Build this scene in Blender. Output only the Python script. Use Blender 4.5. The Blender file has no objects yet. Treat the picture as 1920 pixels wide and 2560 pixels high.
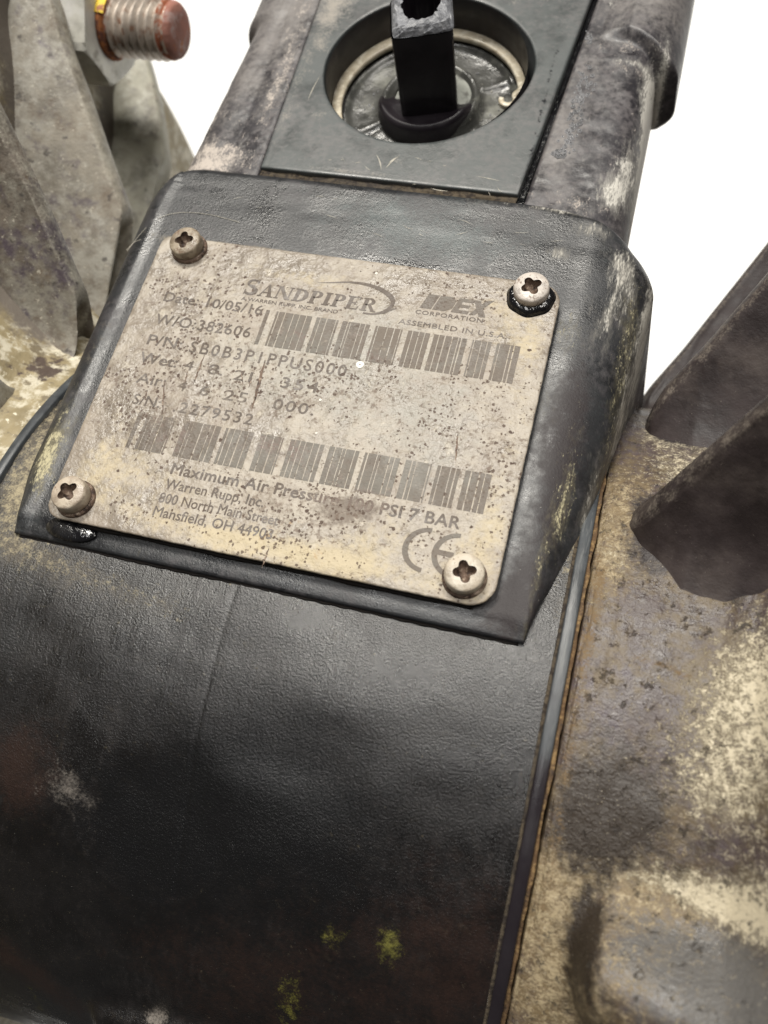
import bpy, bmesh, math, random
import numpy as np
from mathutils import Matrix, Vector

random.seed(7)
rng = np.random.default_rng(7)
S = 0.001                                   # every mesh below is written in millimetres
scn = bpy.context.scene
col = scn.collection

# ------------------------------------------------------------------ camera
CAM = np.array([55.494, -77.346, 145.624])
RIGHT = np.array([0.95914321, 0.25232731, -0.12796579])
UP = np.array([-0.18406977, 0.90002997, 0.39504985])
FWD = np.array([-0.21485491, 0.35535474, -0.90970346])
FPX = 2190.0
cd = bpy.data.cameras.new('camera')
cam = bpy.data.objects.new('camera', cd)
col.objects.link(cam)
M = Matrix.Identity(4)
for i in range(3):
    M[i][0] = RIGHT[i]; M[i][1] = UP[i]; M[i][2] = -FWD[i]; M[i][3] = CAM[i] * S
cam.matrix_world = M
cd.sensor_fit = 'VERTICAL'
cd.sensor_height = 24.0
cd.sensor_width = 18.0
cd.lens = 24.0 * FPX / 2560.0
cd.clip_start = 0.01
cd.clip_end = 50.0
cd.dof.use_dof = True
cd.dof.focus_distance = 0.172
cd.dof.aperture_fstop = 11.0
scn.camera = cam

# ------------------------------------------------------------------ world and lamps
w = bpy.data.worlds.new('World')
scn.world = w
w.use_nodes = True
bg = w.node_tree.nodes['Background']
bg.inputs[0].default_value = (1.0, 0.97, 0.93, 1)
bg.inputs[1].default_value = 0.075

def area(name, loc, target, sx, sy, power, color):
    l = bpy.data.lights.new(name, 'AREA')
    l.shape = 'RECTANGLE'; l.size = sx; l.size_y = sy; l.energy = power; l.color = color
    o = bpy.data.objects.new(name, l); col.objects.link(o)
    o.location = loc
    o.rotation_euler = (Vector(target) - Vector(loc)).to_track_quat('-Z', 'Y').to_euler()
    return o
area('ceiling_lamp', (-0.42, 0.85, 1.70), (0, 0, 0), 0.75, 0.25, 42, (1.0, 0.955, 0.87))
area('ceiling_lamp', (0.75, 0.50, 1.9), (0.05, 0, 0), 1.2, 0.3, 24, (1.0, 0.96, 0.9))
area('ceiling_lamp', (-0.25, 0.02, 1.9), (0, 0, 0), 1.1, 0.16, 14, (1.0, 0.98, 0.95))

scn.view_settings.view_transform = 'Standard'
scn.view_settings.look = 'None'
scn.view_settings.exposure = 0.0
scn.view_settings.gamma = 1.0
scn.render.resolution_x = 768
scn.render.resolution_y = 1024

# ------------------------------------------------------------------ measuring helpers (real places on the pump)
AY, AZ, AR = -42.0, -98.0, 94.0             # axis and radius of the centre body

def ray(u, v):
    return RIGHT * (u - 960) / FPX - UP * (v - 1280) / FPX + FWD
def P(u, v, z=0.0):
    d = ray(u, v); return CAM + d * (z - CAM[2]) / d[2]
def PC(u, v, r=AR):
    d = ray(u, v); o = CAM - np.array([0, AY, AZ])
    a = d[1]**2 + d[2]**2; b = 2 * (o[1]*d[1] + o[2]*d[2]); c = o[1]**2 + o[2]**2 - r*r
    D = max(b*b - 4*a*c, 0)
    return CAM + d * (-b - math.sqrt(D)) / 2 / a
def zb(y):
    return AZ + np.sqrt(np.maximum(AR**2 - (y - AY)**2, 1.0))

def blobs(lst):
    """sum of soft patches; each (x, y, rx, ry, amount[, angle])"""
    L = []
    for b in lst:
        a = math.radians(b[5]) if len(b) > 5 else 0.0
        L.append((b[0], b[1], b[2], b[3], b[4], math.cos(a), math.sin(a)))
    def f(X, Y, Z):
        s = np.zeros_like(X)
        for (x, y, rx, ry, am, c, sn) in L:
            dx = X - x; dy = Y - y
            p = (dx*c + dy*sn) / rx; q = (-dx*sn + dy*c) / ry
            s = s + am * np.exp(-(p*p + q*q))
        return s
    return f
def pb(u, v, rx, ry, am, ang=0, z=0):
    p = P(u, v, z); return (p[0], p[1], rx, ry, am, ang)
def cb(u, v, rx, ry, am, ang=0):
    p = PC(u, v); return (p[0], p[1], rx, ry, am, ang)

# ------------------------------------------------------------------ material builder
def rgba(c): return (c[0], c[1], c[2], 1.0)

def mat(name, base, layers=(), rough=0.5, spec=0.5, bump=(), metallic=0.0, vary=0.25, vscale=0.12,
        coat=0.0, scale=1000.0, rvary=0.12):
    m = bpy.data.materials.new(name); m.use_nodes = True
    nt = m.node_tree; N = nt.nodes; Lk = nt.links
    bs = N['Principled BSDF']
    tc = N.new('ShaderNodeTexCoord')
    vm = N.new('ShaderNodeVectorMath'); vm.operation = 'SCALE'; vm.inputs['Scale'].default_value = scale
    Lk.new(tc.outputs['Object'], vm.inputs[0])
    V = vm.outputs[0]
    def noise(sc, det=4.0, rgh=0.55, stretch=None, seed=0.0, dist=0.0):
        src = V
        if stretch or seed:
            mp = N.new('ShaderNodeMapping')
            if stretch:
                mp.inputs['Scale'].default_value = stretch[:3]
                if len(stretch) > 3: mp.inputs['Rotation'].default_value = (0, 0, math.radians(stretch[3]))
            mp.inputs['Location'].default_value = (seed * 17.3, seed * 9.1, seed * 5.7)
            Lk.new(V, mp.inputs['Vector']); src = mp.outputs[0]
        n = N.new('ShaderNodeTexNoise')
        n.inputs['Scale'].default_value = sc; n.inputs['Detail'].default_value = det
        n.inputs['Roughness'].default_value = rgh; n.inputs['Distortion'].default_value = dist
        Lk.new(src, n.inputs['Vector'])
        return n.outputs['Fac']
    def math_(op, a, b):
        x = N.new('ShaderNodeMath'); x.operation = op
        for i, q in enumerate((a, b)):
            if isinstance(q, (int, float)): x.inputs[i].default_value = q
            else: Lk.new(q, x.inputs[i])
        return x.outputs[0]
    def ramp(v, lo, hi, a=0.0, b=1.0):
        r = N.new('ShaderNodeMapRange'); r.interpolation_type = 'SMOOTHSTEP'
        r.inputs['From Min'].default_value = lo; r.inputs['From Max'].default_value = hi
        r.inputs['To Min'].default_value = a; r.inputs['To Max'].default_value = b
        Lk.new(v, r.inputs['Value']); return r.outputs[0]
    def mixc(f, a, b):
        x = N.new('ShaderNodeMix'); x.data_type = 'RGBA'
        Lk.new(f, x.inputs[0]) if not isinstance(f, float) else None
        if isinstance(f, float): x.inputs[0].default_value = f
        for i, q in ((6, a), (7, b)):
            if isinstance(q, tuple): x.inputs[i].default_value = rgba(q)
            else: Lk.new(q, x.inputs[i])
        return x.outputs[2]
    def mixf(f, a, b):
        x = N.new('ShaderNodeMix'); x.data_type = 'FLOAT'
        Lk.new(f, x.inputs[0])
        for i, q in ((2, a), (3, b)):
            if isinstance(q, (int, float)): x.inputs[i].default_value = q
            else: Lk.new(q, x.inputs[i])
        return x.outputs[0]
    v0 = noise(vscale, 5, 0.6, seed=3.1)
    vf = ramp(v0, 0.3, 0.7)
    lo = tuple(c * (1 - vary) for c in base); hi = tuple(c * (1 + vary) for c in base)
    C = mixc(vf, lo, hi)
    Rr = ramp(v0, 0.3, 0.7, max(rough - rvary, 0.05), min(rough + rvary, 1))
    masks = {}
    for i, L in enumerate(layers):
        if L.get('voronoi'):
            vo = N.new('ShaderNodeTexVoronoi'); vo.inputs['Scale'].default_value = L['scale']
            # warp the lookup so the pits are not round
            nn = N.new('ShaderNodeTexNoise'); nn.inputs['Scale'].default_value = L['scale'] * 1.7
            Lk.new(V, nn.inputs['Vector'])
            ad = N.new('ShaderNodeVectorMath'); ad.operation = 'MULTIPLY_ADD'
            Lk.new(nn.outputs['Color'], ad.inputs[0]); ad.inputs[1].default_value = (L.get('warp', .5) / L['scale'],) * 3
            Lk.new(V, ad.inputs[2]); Lk.new(ad.outputs[0], vo.inputs['Vector'])
            # radius of each pit varies with its cell's own random value
            sep = N.new('ShaderNodeSeparateColor'); Lk.new(vo.outputs['Color'], sep.inputs[0])
            rad = ramp(sep.outputs[0], L.get('rare', 0.6), 1.0, 0.0, L['hi'])
            dens = noise(L.get('dscale', 0.08), 3, 0.6, seed=i + 0.5)
            if L.get('attr'):
                at = N.new('ShaderNodeAttribute'); at.attribute_name = L['attr']
                dens = math_('ADD', dens, math_('MULTIPLY', at.outputs['Fac'], L.get('k', 1.0)))
            rad = math_('MULTIPLY', rad, ramp(dens, 0.42, 0.64, 0.10, 1.25))
            f = math_('SUBTRACT', rad, vo.outputs['Distance'])
            f = ramp(f, 0.0, 0.06)
        else:
            f = noise(L['scale'], L.get('det', 6.0), L.get('rgh', 0.62), L.get('stretch'), seed=i + 1.0,
                      dist=L.get('dist', 0.0))
            if L.get('scale2'):
                f2 = noise(L['scale2'], 4, 0.6, L.get('stretch'), seed=i + 6.0)
                f = math_('ADD', math_('MULTIPLY', f, 0.55), math_('MULTIPLY', f2, 0.45))
            if L.get('attr'):
                at = N.new('ShaderNodeAttribute'); at.attribute_name = L['attr']
                f = math_('ADD', f, math_('MULTIPLY', at.outputs['Fac'], L.get('k', 1.0)))
            f = ramp(f, L['lo'], L['hi'])
        if 'amt' in L: f = math_('MULTIPLY', f, L['amt'])
        masks[i] = f
        C = mixc(f, C, tuple(L['col']))
        if 'rough' in L: Rr = mixf(f, Rr, L['rough'])
    Lk.new(C, bs.inputs['Base Color']); Lk.new(Rr, bs.inputs['Roughness'])
    bs.inputs['Metallic'].default_value = metallic
    bs.inputs['Specular IOR Level'].default_value = spec
    if coat: bs.inputs['Coat Weight'].default_value = coat; bs.inputs['Coat Roughness'].default_value = 0.15
    h = None
    for (sc, d, *rest) in bump:                  # (scale per mm, relief in mm, stretch)
        st = rest[0] if rest else None
        n = noise(sc, 3, 0.6, st, seed=sc)
        t = math_('MULTIPLY', n, d * 0.001)
        h = t if h is None else math_('ADD', h, t)
    for i, L in enumerate(layers):
        if L.get('relief'):
            t = math_('MULTIPLY', masks[i], L['relief'] * 0.001)
            h = t if h is None else math_('ADD', h, t)
    if h is not None:
        b = N.new('ShaderNodeBump'); b.inputs['Distance'].default_value = 1.0; b.inputs['Strength'].default_value = 1.0
        Lk.new(h, b.inputs['Height']); Lk.new(b.outputs[0], bs.inputs['Normal'])
    return m

# ------------------------------------------------------------------ object helpers
def link(name, me, m=None, parent=None, smooth=True, kind=None, label=None):
    o = bpy.data.objects.new(name, me); col.objects.link(o)
    if m is not None and not me.materials: me.materials.append(m)
    if parent is not None: o.parent = parent
    if smooth:
        for p in me.polygons: p.use_smooth = True
    if kind: o['kind'] = kind
    if label: o['label'] = label
    return o

def setattrs(me, attrs):
    n = len(me.vertices); co = np.empty(n * 3); me.vertices.foreach_get('co', co)
    co = co.reshape(-1, 3) / S
    for k, f in attrs.items():
        a = me.attributes.new(k, 'FLOAT', 'POINT')
        a.data.foreach_set('value', np.ascontiguousarray(f(co[:, 0], co[:, 1], co[:, 2]), dtype=np.float32))

def mesh_of(verts, faces, attrs=None, name='mesh'):
    me = bpy.data.meshes.new(name)
    v = np.asarray(verts, float) * S
    me.from_pydata(v.tolist(), [], [list(map(int, f)) for f in faces]); me.update()
    if attrs: setattrs(me, attrs)
    return me

def grid_faces(n, m, closeu=False, closev=False, off=0):
    i = np.arange(n if closeu else n - 1); j = np.arange(m if closev else m - 1)
    I, J = np.meshgrid(i, j, indexing='ij'); I2 = (I + 1) % n; J2 = (J + 1) % m
    return (np.stack([I*m+J, I2*m+J, I2*m+J2, I*m+J2], -1).reshape(-1, 4) + off).tolist()

def grid(name, pts, m, parent, attrs=None, closeu=False, closev=False, flip=False, kind=None, label=None, smooth=True):
    n, k = pts.shape[:2]
    F = grid_faces(n, k, closeu, closev)
    if flip: F = [f[::-1] for f in F]
    return link(name, mesh_of(pts.reshape(-1, 3), F, attrs, name), m, parent, smooth, kind, label)

def lathe_pts(profile, n=64, centre=(0, 0, 0), axis='z'):
    a = np.linspace(0, 2*np.pi, n, endpoint=False)
    pr = np.array(profile, float)
    out = np.zeros((len(pr), n, 3))
    if axis == 'z':
        out[..., 0] = pr[:, 0:1] * np.cos(a); out[..., 1] = pr[:, 0:1] * np.sin(a); out[..., 2] = pr[:, 1:2]
    else:                                    # about x
        out[..., 1] = pr[:, 0:1] * np.cos(a); out[..., 2] = pr[:, 0:1] * np.sin(a); out[..., 0] = pr[:, 1:2]
    return out + np.array(centre)

def tube(path, r, seg=8, taper=None):
    path = np.array(path, float); n = len(path); V = []; F = []
    for i in range(n):
        t = path[min(i+1, n-1)] - path[max(i-1, 0)]; t /= np.linalg.norm(t) + 1e-9
        a = np.cross(t, [0.13, 0.21, 0.97]); a /= np.linalg.norm(a) + 1e-9; b = np.cross(t, a)
        rr = r * (taper[i] if taper is not None else 1)
        for k in range(seg):
            th = 2*np.pi*k/seg; V.append(path[i] + rr*(np.cos(th)*a + np.sin(th)*b))
    F += grid_faces(n, seg, closev=True)
    F.append(list(range(seg))[::-1]); F.append([(n-1)*seg + k for k in range(seg)])
    return V, F

def smoothnoise(n, m, cells, seed):
    """cheap value noise on an n x m grid, range about -1..1"""
    r = np.random.default_rng(seed)
    out = np.zeros((n, m)); amp = 1.0
    for c in cells:
        g = r.uniform(-1, 1, (c[0] + 2, c[1] + 2))
        x = np.linspace(0, c[0], n); y = np.linspace(0, c[1], m)
        xi = x.astype(int); yi = y.astype(int); xf = x - xi; yf = y - yi
        xf = xf*xf*(3-2*xf); yf = yf*yf*(3-2*yf)
        a = g[np.ix_(xi, yi)]; b = g[np.ix_(xi+1, yi)]; cc = g[np.ix_(xi, yi+1)]; d = g[np.ix_(xi+1, yi+1)]
        out += amp * ((a*(1-xf[:, None]) + b*xf[:, None])*(1-yf) + (cc*(1-xf[:, None]) + d*xf[:, None])*yf)
        amp *= 0.5
    return out

# ------------------------------------------------------------------ materials
PALE = (0.50, 0.45, 0.36); OCHRE = (0.30, 0.20, 0.085); MOSS = (0.16, 0.15, 0.03); TAN = (0.36, 0.31, 0.23)
M_body = mat('textured_black_plastic', (0.0070, 0.0062, 0.0062), [
    dict(col=(0.020, 0.0175, 0.0175), scale=0.05, scale2=0.5, lo=0.5, hi=0.72, stretch=(1.6, 0.5, 1), rough=0.46),
    dict(col=(0.020, 0.0105, 0.008), attr='brown', k=0.55, scale=0.2, scale2=1.2, lo=0.62, hi=1.05, rough=0.4),
    dict(col=(0.085, 0.068, 0.045), attr='tan', k=0.45, scale=0.2, scale2=0.9, lo=0.55, hi=1.0, rough=0.7, amt=0.8),
    dict(col=(0.30, 0.255, 0.16), attr='tan', k=0.26, scale=0.6, scale2=2.4, lo=0.60, hi=0.84, rough=0.7),
    dict(col=(0.17, 0.15, 0.13), attr='dust', k=0.42, scale=0.35, scale2=2.0, lo=0.66, hi=0.96, rough=0.8, relief=0.03),
    dict(col=(0.17, 0.16, 0.025), attr='yellow', k=0.42, scale=0.6, scale2=3.0, lo=0.70, hi=0.95, rough=0.8, amt=0.9),
    dict(col=(0.0035, 0.0035, 0.004), attr='oil', k=0.5, scale=0.2, scale2=1.0, lo=0.52, hi=0.95, rough=0.33),
    dict(col=(0.3, 0.29, 0.27), scale=3.0, det=2, lo=0.74, hi=0.79, rough=0.7, amt=0.5),
], rough=0.30, spec=0.55, bump=[(1.5, 0.045, (1.0, 1.4, 1.0, 25)), (2.8, 0.11), (0.30, 0.04), (0.05, 0.3), (0.16, 0.12, (2.2, .25, 1, 8))], vary=0.35, rvary=0.07)
M_block = mat('black_plastic', (0.018, 0.019, 0.021), [
    dict(col=(0.042, 0.040, 0.043), scale=0.08, scale2=0.6, lo=0.48, hi=0.64, rough=0.5),
    dict(col=(0.060, 0.078, 0.080), attr='green', k=0.42, scale=0.10, scale2=1.4, lo=0.55, hi=0.9, rough=0.42, amt=0.8),
    dict(col=(0.014, 0.009, 0.010), attr='brown', k=0.55, scale=0.10, scale2=0.7, lo=0.58, hi=0.95, rough=0.6),
    dict(col=(0.25, 0.215, 0.16), attr='tan', k=0.5, scale=0.25, scale2=1.6, lo=0.62, hi=1.0, rough=0.8, amt=0.85),
    dict(col=(0.15, 0.13, 0.075), attr='olive', k=0.40, scale=0.25, scale2=1.0, lo=0.60, hi=1.0, rough=0.8, stretch=(1.4, .5, 1), amt=0.75),
    dict(col=(0.42, 0.38, 0.24), attr='olive', k=0.30, scale=0.6, scale2=2.6, lo=0.66, hi=0.82, rough=0.8, stretch=(1.4, .6, 1)),
    dict(col=(0.17, 0.16, 0.14), attr='dust', k=0.40, scale=0.2, scale2=1.0, lo=0.56, hi=0.95, rough=0.7, stretch=(1.5, 0.45, 1.0)),
    dict(col=(0.46, 0.44, 0.39), attr='dust', k=0.33, scale=0.6, scale2=2.3, lo=0.64, hi=0.84, rough=0.75, stretch=(1.7, 0.4, 1.0), relief=0.04),
    dict(col=(0.008, 0.008, 0.010), attr='oil', k=0.5, scale=0.4, scale2=1.5, lo=0.64, hi=0.95, rough=0.16),
    dict(col=(0.40, 0.38, 0.34), scale=2.8, det=2, lo=0.73, hi=0.79, rough=0.7, amt=0.6),
], rough=0.34, spec=0.5, bump=[(1.3, 0.045), (2.6, 0.06), (0.05, 0.12)], vary=0.25)
M_panel = mat('worn_grey_green_plastic', (0.056, 0.063, 0.063), [
    dict(col=(0.088, 0.088, 0.088), scale=0.08, scale2=0.7, lo=0.45, hi=0.62),
    dict(col=(0.30, 0.275, 0.24), attr='dust', k=0.42, scale=0.3, scale2=1.8, lo=0.62, hi=0.95, rough=0.85, relief=0.03, amt=0.9),
    dict(col=(0.012, 0.012, 0.015), attr='oil', k=0.5, scale=0.4, scale2=1.6, lo=0.70, hi=0.92, rough=0.1),
    dict(col=(0.5, 0.48, 0.44), scale=2.3, det=2, lo=0.74, hi=0.79, amt=0.7),
], rough=0.42, spec=0.5, bump=[(0.9, 0.03), (2.8, 0.02)], vary=0.18)
M_cover = mat('dusty_black_plastic', (0.028, 0.026, 0.030), [
    dict(col=(0.085, 0.077, 0.080), scale=0.1, scale2=0.6, lo=0.46, hi=0.62, rough=0.5),
    dict(col=(0.20, 0.185, 0.175), attr='haze', k=0.40, scale=0.15, scale2=0.9, lo=0.52, hi=0.95, rough=0.55, amt=0.85),
    dict(col=(0.20, 0.185, 0.175), attr='dust', k=0.35, scale=0.2, scale2=1.2, lo=0.54, hi=0.92, rough=0.7, amt=0.7),
    dict(col=(0.44, 0.39, 0.345), attr='dust', k=0.22, scale=0.5, scale2=2.2, lo=0.60, hi=0.78, rough=0.8, stretch=(1.3, 0.7, 1), relief=0.05),
    dict(col=(0.25, 0.24, 0.22), attr='chalk', k=0.40, scale=0.25, scale2=1.2, lo=0.55, hi=0.85, rough=0.7, stretch=(1.5, 0.5, 1)),
    dict(col=(0.55, 0.53, 0.48), attr='chalk', k=0.33, scale=0.5, scale2=1.8, lo=0.64, hi=0.80, rough=0.7, stretch=(1.5, 0.5, 1), relief=0.08),
    dict(col=(0.012, 0.011, 0.014), attr='oil', k=0.5, scale=0.3, scale2=1.3, lo=0.64, hi=0.92, rough=0.15),
], rough=0.40, spec=0.5, bump=[(0.8, 0.05), (2.4, 0.03), (0.08, 0.3)], vary=0.25)
M_casing = mat('dirty_casing', (0.060, 0.044, 0.041), [
    dict(col=(0.115, 0.085, 0.050), scale=0.07, scale2=0.5, lo=0.45, hi=0.60, rough=0.5),
    dict(col=(0.075, 0.058, 0.072), scale=0.05, scale2=0.6, lo=0.50, hi=0.64, rough=0.4, amt=0.8),
    dict(col=(0.105, 0.10, 0.095), attr='grey', k=0.45, scale=0.15, scale2=0.8, lo=0.55, hi=0.9),
    dict(col=(0.20, 0.145, 0.075), attr='tan', k=0.42, scale=0.2, scale2=1.0, lo=0.56, hi=0.92, rough=0.6, amt=0.9),
    dict(col=(0.36, 0.29, 0.18), attr='tan', k=0.22, scale=0.7, scale2=2.4, lo=0.58, hi=0.76, rough=0.5, relief=0.08),
    dict(col=(0.22, 0.185, 0.125), attr='dust', k=0.38, scale=0.16, scale2=0.9, lo=0.54, hi=0.95, rough=0.5),
    dict(col=(0.58, 0.51, 0.37), attr='dust', k=0.25, scale=0.7, scale2=2.4, lo=0.58, hi=0.76, rough=0.42, relief=0.12),
    dict(col=(0.032, 0.023, 0.016), scale=0.10, scale2=0.6, lo=0.60, hi=0.88, rough=0.45, attr='brown', k=0.5),
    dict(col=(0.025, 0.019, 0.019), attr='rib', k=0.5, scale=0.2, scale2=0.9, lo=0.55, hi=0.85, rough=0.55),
    dict(col=(0.16, 0.105, 0.05), attr='ochre', k=0.38, scale=0.5, scale2=2.4, lo=0.64, hi=0.88, rough=0.85),
    dict(col=(0.022, 0.017, 0.014), scale=0.45, det=7, rgh=0.75, lo=0.57, hi=0.66, rough=0.6, amt=0.8, relief=-0.08),
    dict(col=(0.42, 0.37, 0.28), scale=2.0, det=3, lo=0.64, hi=0.73, amt=0.7, rough=0.35, relief=0.05),
], rough=0.38, spec=0.55, bump=[(0.8, 0.16, (1, 1.4, 1, 15)), (2.0, 0.12), (0.09, 0.3)], vary=0.25)
M_finR = mat('dark_rib', (0.030, 0.022, 0.022), [
    dict(col=(0.075, 0.06, 0.055), scale=0.07, lo=0.45, hi=0.7),
    dict(col=(0.16, 0.13, 0.10), attr='dust', k=0.5, scale=0.3, scale2=1.6, lo=0.62, hi=0.92, rough=0.8),
    dict(col=(0.20, 0.17, 0.14), attr='edge', k=0.4, scale=0.5, scale2=2.2, lo=0.64, hi=0.95, rough=0.8),
    dict(col=(0.3, 0.27, 0.23), scale=2.4, det=2, lo=0.70, hi=0.78, amt=0.5),
], rough=0.55, spec=0.4, bump=[(0.7, 0.08), (2.2, 0.05), (0.08, 0.5)], vary=0.3)
def finmat(name, base, lightc, darkamt):
    return mat(name, base, [
    dict(col=lightc, scale=0.05, scale2=0.35, lo=0.44, hi=0.60),
    dict(col=(0.115, 0.085, 0.06), scale=0.07, scale2=0.4, lo=0.50, hi=0.66, rough=0.7, amt=darkamt),
    dict(col=(0.085, 0.068, 0.08), scale=0.045, scale2=0.3, lo=0.52, hi=0.64, amt=darkamt),
    dict(col=(0.40, 0.375, 0.31), attr='edge', k=0.38, scale=0.4, scale2=1.4, lo=0.60, hi=0.95, amt=0.85),
    dict(col=(0.025, 0.02, 0.025), attr='spot', k=0.6, scale=0.35, lo=0.72, hi=0.95, amt=0.9),
    dict(col=(0.04, 0.033, 0.03), scale=0.25, det=4, lo=0.62, hi=0.71, amt=0.75),
    dict(col=(0.52, 0.49, 0.41), scale=0.8, det=5, lo=0.60, hi=0.72, amt=0.7),
], rough=0.55, spec=0.35, bump=[(0.5, 0.14), (1.5, 0.12), (0.06, 0.6)], vary=0.28)
M_finL = finmat('grey_brown_rib', (0.20, 0.18, 0.145), (0.30, 0.285, 0.245), 0.8)
M_finL1 = finmat('stained_rib', (0.135, 0.115, 0.095), (0.23, 0.215, 0.18), 1.0)
M_finL3 = finmat('pale_rib', (0.30, 0.29, 0.235), (0.40, 0.39, 0.33), 0.5)
M_casL = mat('beige_casing', (0.25, 0.205, 0.12), [
    dict(col=(0.50, 0.46, 0.36), scale=0.22, lo=0.46, hi=0.6),
    dict(col=(0.17, 0.14, 0.09), scale=0.3, lo=0.56, hi=0.66),
    dict(col=(0.62, 0.58, 0.46), scale=0.5, lo=0.6, hi=0.68, rough=0.35),
    dict(col=(0.07, 0.05, 0.04), scale=0.25, lo=0.64, hi=0.76, attr='brown', k=0.4),
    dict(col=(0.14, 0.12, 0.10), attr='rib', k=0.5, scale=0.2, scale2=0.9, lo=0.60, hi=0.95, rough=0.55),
], rough=0.5, spec=0.4, bump=[(0.5, 0.14), (1.7, 0.08)], vary=0.2)
M_strip = mat('blue_grey_gasket', (0.040, 0.045, 0.050), [
    dict(col=(0.11, 0.115, 0.115), scale=0.6, lo=0.5, hi=0.75, stretch=(2.0, 0.15, 1)),
    dict(col=(0.014, 0.011, 0.014), scale=0.06, lo=0.5, hi=0.8, attr='brown', k=0.6),
    dict(col=(0.3, 0.22, 0.1), attr='ochre', k=0.5, scale=0.7, scale2=2.5, lo=0.75, hi=0.9),
], rough=0.38, spec=0.5, bump=[(1.6, 0.04, (3, .2, 1))])
M_sealant = mat('ochre_rust_seam', (0.08, 0.045, 0.02), [
    dict(col=(0.22, 0.14, 0.06), scale=0.5, scale2=2.0, lo=0.45, hi=0.62),
    dict(col=(0.04, 0.024, 0.014), scale=0.4, lo=0.55, hi=0.65),
], rough=0.85, bump=[(1.5, 0.25)])
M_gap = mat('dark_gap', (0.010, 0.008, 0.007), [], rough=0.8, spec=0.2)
M_gapbrown = mat('silt_in_gap', (0.065, 0.05, 0.032), [
    dict(col=(0.02, 0.014, 0.01), scale=0.8, lo=0.45, hi=0.6)], rough=0.9, bump=[(1.5, 0.3)])

PLATE_LAYERS = [
    dict(col=(0.345, 0.305, 0.25), scale=0.055, scale2=0.3, lo=0.46, hi=0.60, rough=0.5),
    dict(col=(0.265, 0.25, 0.215), attr='grey', k=0.5, scale=0.12, scale2=0.6, lo=0.62, hi=1.0, rough=0.45),
    dict(col=(0.44, 0.37, 0.245), attr='cream', k=0.5, scale=0.14, scale2=0.7, lo=0.62, hi=0.95, rough=0.6),
    dict(col=(0.33, 0.19, 0.07), attr='rust', k=0.5, scale=0.35, scale2=1.3, lo=0.74, hi=0.95, rough=0.75),
    dict(col=(0.115, 0.085, 0.064), attr='stain', k=0.5, scale=0.3, scale2=1.4, lo=0.72, hi=0.98, rough=0.7, amt=0.75, relief=-0.03),
]
PIT_LAYERS = [
    dict(col=(0.12, 0.075, 0.055), scale=0.8, det=6, rgh=0.75, lo=0.585, hi=0.69, rough=0.8, amt=0.6, attr='pits', k=0.14, relief=-0.05),
    dict(col=(0.47, 0.42, 0.34), scale=0.30, det=6, rgh=0.7, lo=0.57, hi=0.68, amt=0.6, relief=0.05),
    dict(voronoi=True, col=(0.06, 0.033, 0.024), scale=0.66, hi=0.24, rare=0.66, warp=0.7, attr='pits', k=0.45, rough=0.85, relief=-0.10, amt=0.9),
    dict(voronoi=True, col=(0.08, 0.05, 0.037), scale=1.4, hi=0.42, rare=0.42, warp=1.1, attr='pits', k=0.45, rough=0.85, relief=-0.06, amt=0.85),
]
M_plate = mat('dirty_steel_plate', (0.225, 0.190, 0.152), PLATE_LAYERS + PIT_LAYERS,
              rough=0.40, spec=0.6, bump=[(0.10, 1.1), (0.3, 0.50), (0.9, 0.18), (2.4, 0.07)], vary=0.22, vscale=0.09)
PITS_E = [dict(p) for p in PIT_LAYERS if not (p.get('scale') == 0.30)]
for p in PITS_E: p['amt'] = p['amt']*0.35
ETCH = [dict(col=(0.15, 0.13, 0.115), scale=0.25, lo=0.4, hi=0.7),
        dict(col=(0.12, 0.085, 0.065), attr='stain', k=0.5, scale=0.3, scale2=1.4, lo=0.66, hi=0.9),
        dict(col=(0.29, 0.25, 0.20), scale=0.42, scale2=2.2, lo=0.56, hi=0.72, amt=0.6, attr='worn', k=0.22)] + PITS_E
M_etch = mat('etched_lettering', (0.085, 0.066, 0.052), ETCH, rough=0.5, spec=0.35,
             bump=[(0.10, 0.7), (0.3, 0.28), (0.9, 0.12), (2.4, 0.05)], vary=0.2, vscale=0.12)
M_bar = mat('etched_bars', (0.125, 0.103, 0.083), [
        dict(col=(0.145, 0.132, 0.112), scale=0.08, lo=0.45, hi=0.6),
        dict(col=(0.15, 0.10, 0.085), attr='stain', k=0.5, scale=0.3, scale2=1.4, lo=0.60, hi=0.9),
        dict(col=(0.28, 0.24, 0.195), scale=0.4, scale2=2.0, lo=0.53, hi=0.70, amt=0.65, attr='worn', k=0.28)] + PITS_E,
             rough=0.5, spec=0.35, bump=[(0.10, 0.7), (0.3, 0.28), (1.0, 0.12, (1, 2.5, 1)), (2.4, 0.05)], vary=0.15, vscale=0.1)
def screwmat(base, lite, rust):
    return mat('dusty_screw', base, [
    dict(col=lite, scale=0.35, lo=0.45, hi=0.6),
    dict(col=(0.16, 0.095, 0.06), scale=0.5, det=6, rgh=0.7, lo=0.60 - rust, hi=0.68 - rust, amt=0.85, relief=-0.05),
    dict(col=(0.08, 0.04, 0.025), scale=2.0, det=2, lo=0.66, hi=0.73)],
    rough=0.42, spec=0.5, bump=[(0.6, 0.16), (2.0, 0.08)], vary=0.2, vscale=0.2)
M_screws = [screwmat((0.20, 0.16, 0.115), (0.31, 0.26, 0.195), 0.05), screwmat((0.40, 0.36, 0.32), (0.52, 0.47, 0.42), 0.03),
            screwmat((0.33, 0.27, 0.21), (0.44, 0.38, 0.30), 0.0), screwmat((0.40, 0.345, 0.27), (0.50, 0.45, 0.37), -0.03)]
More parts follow.
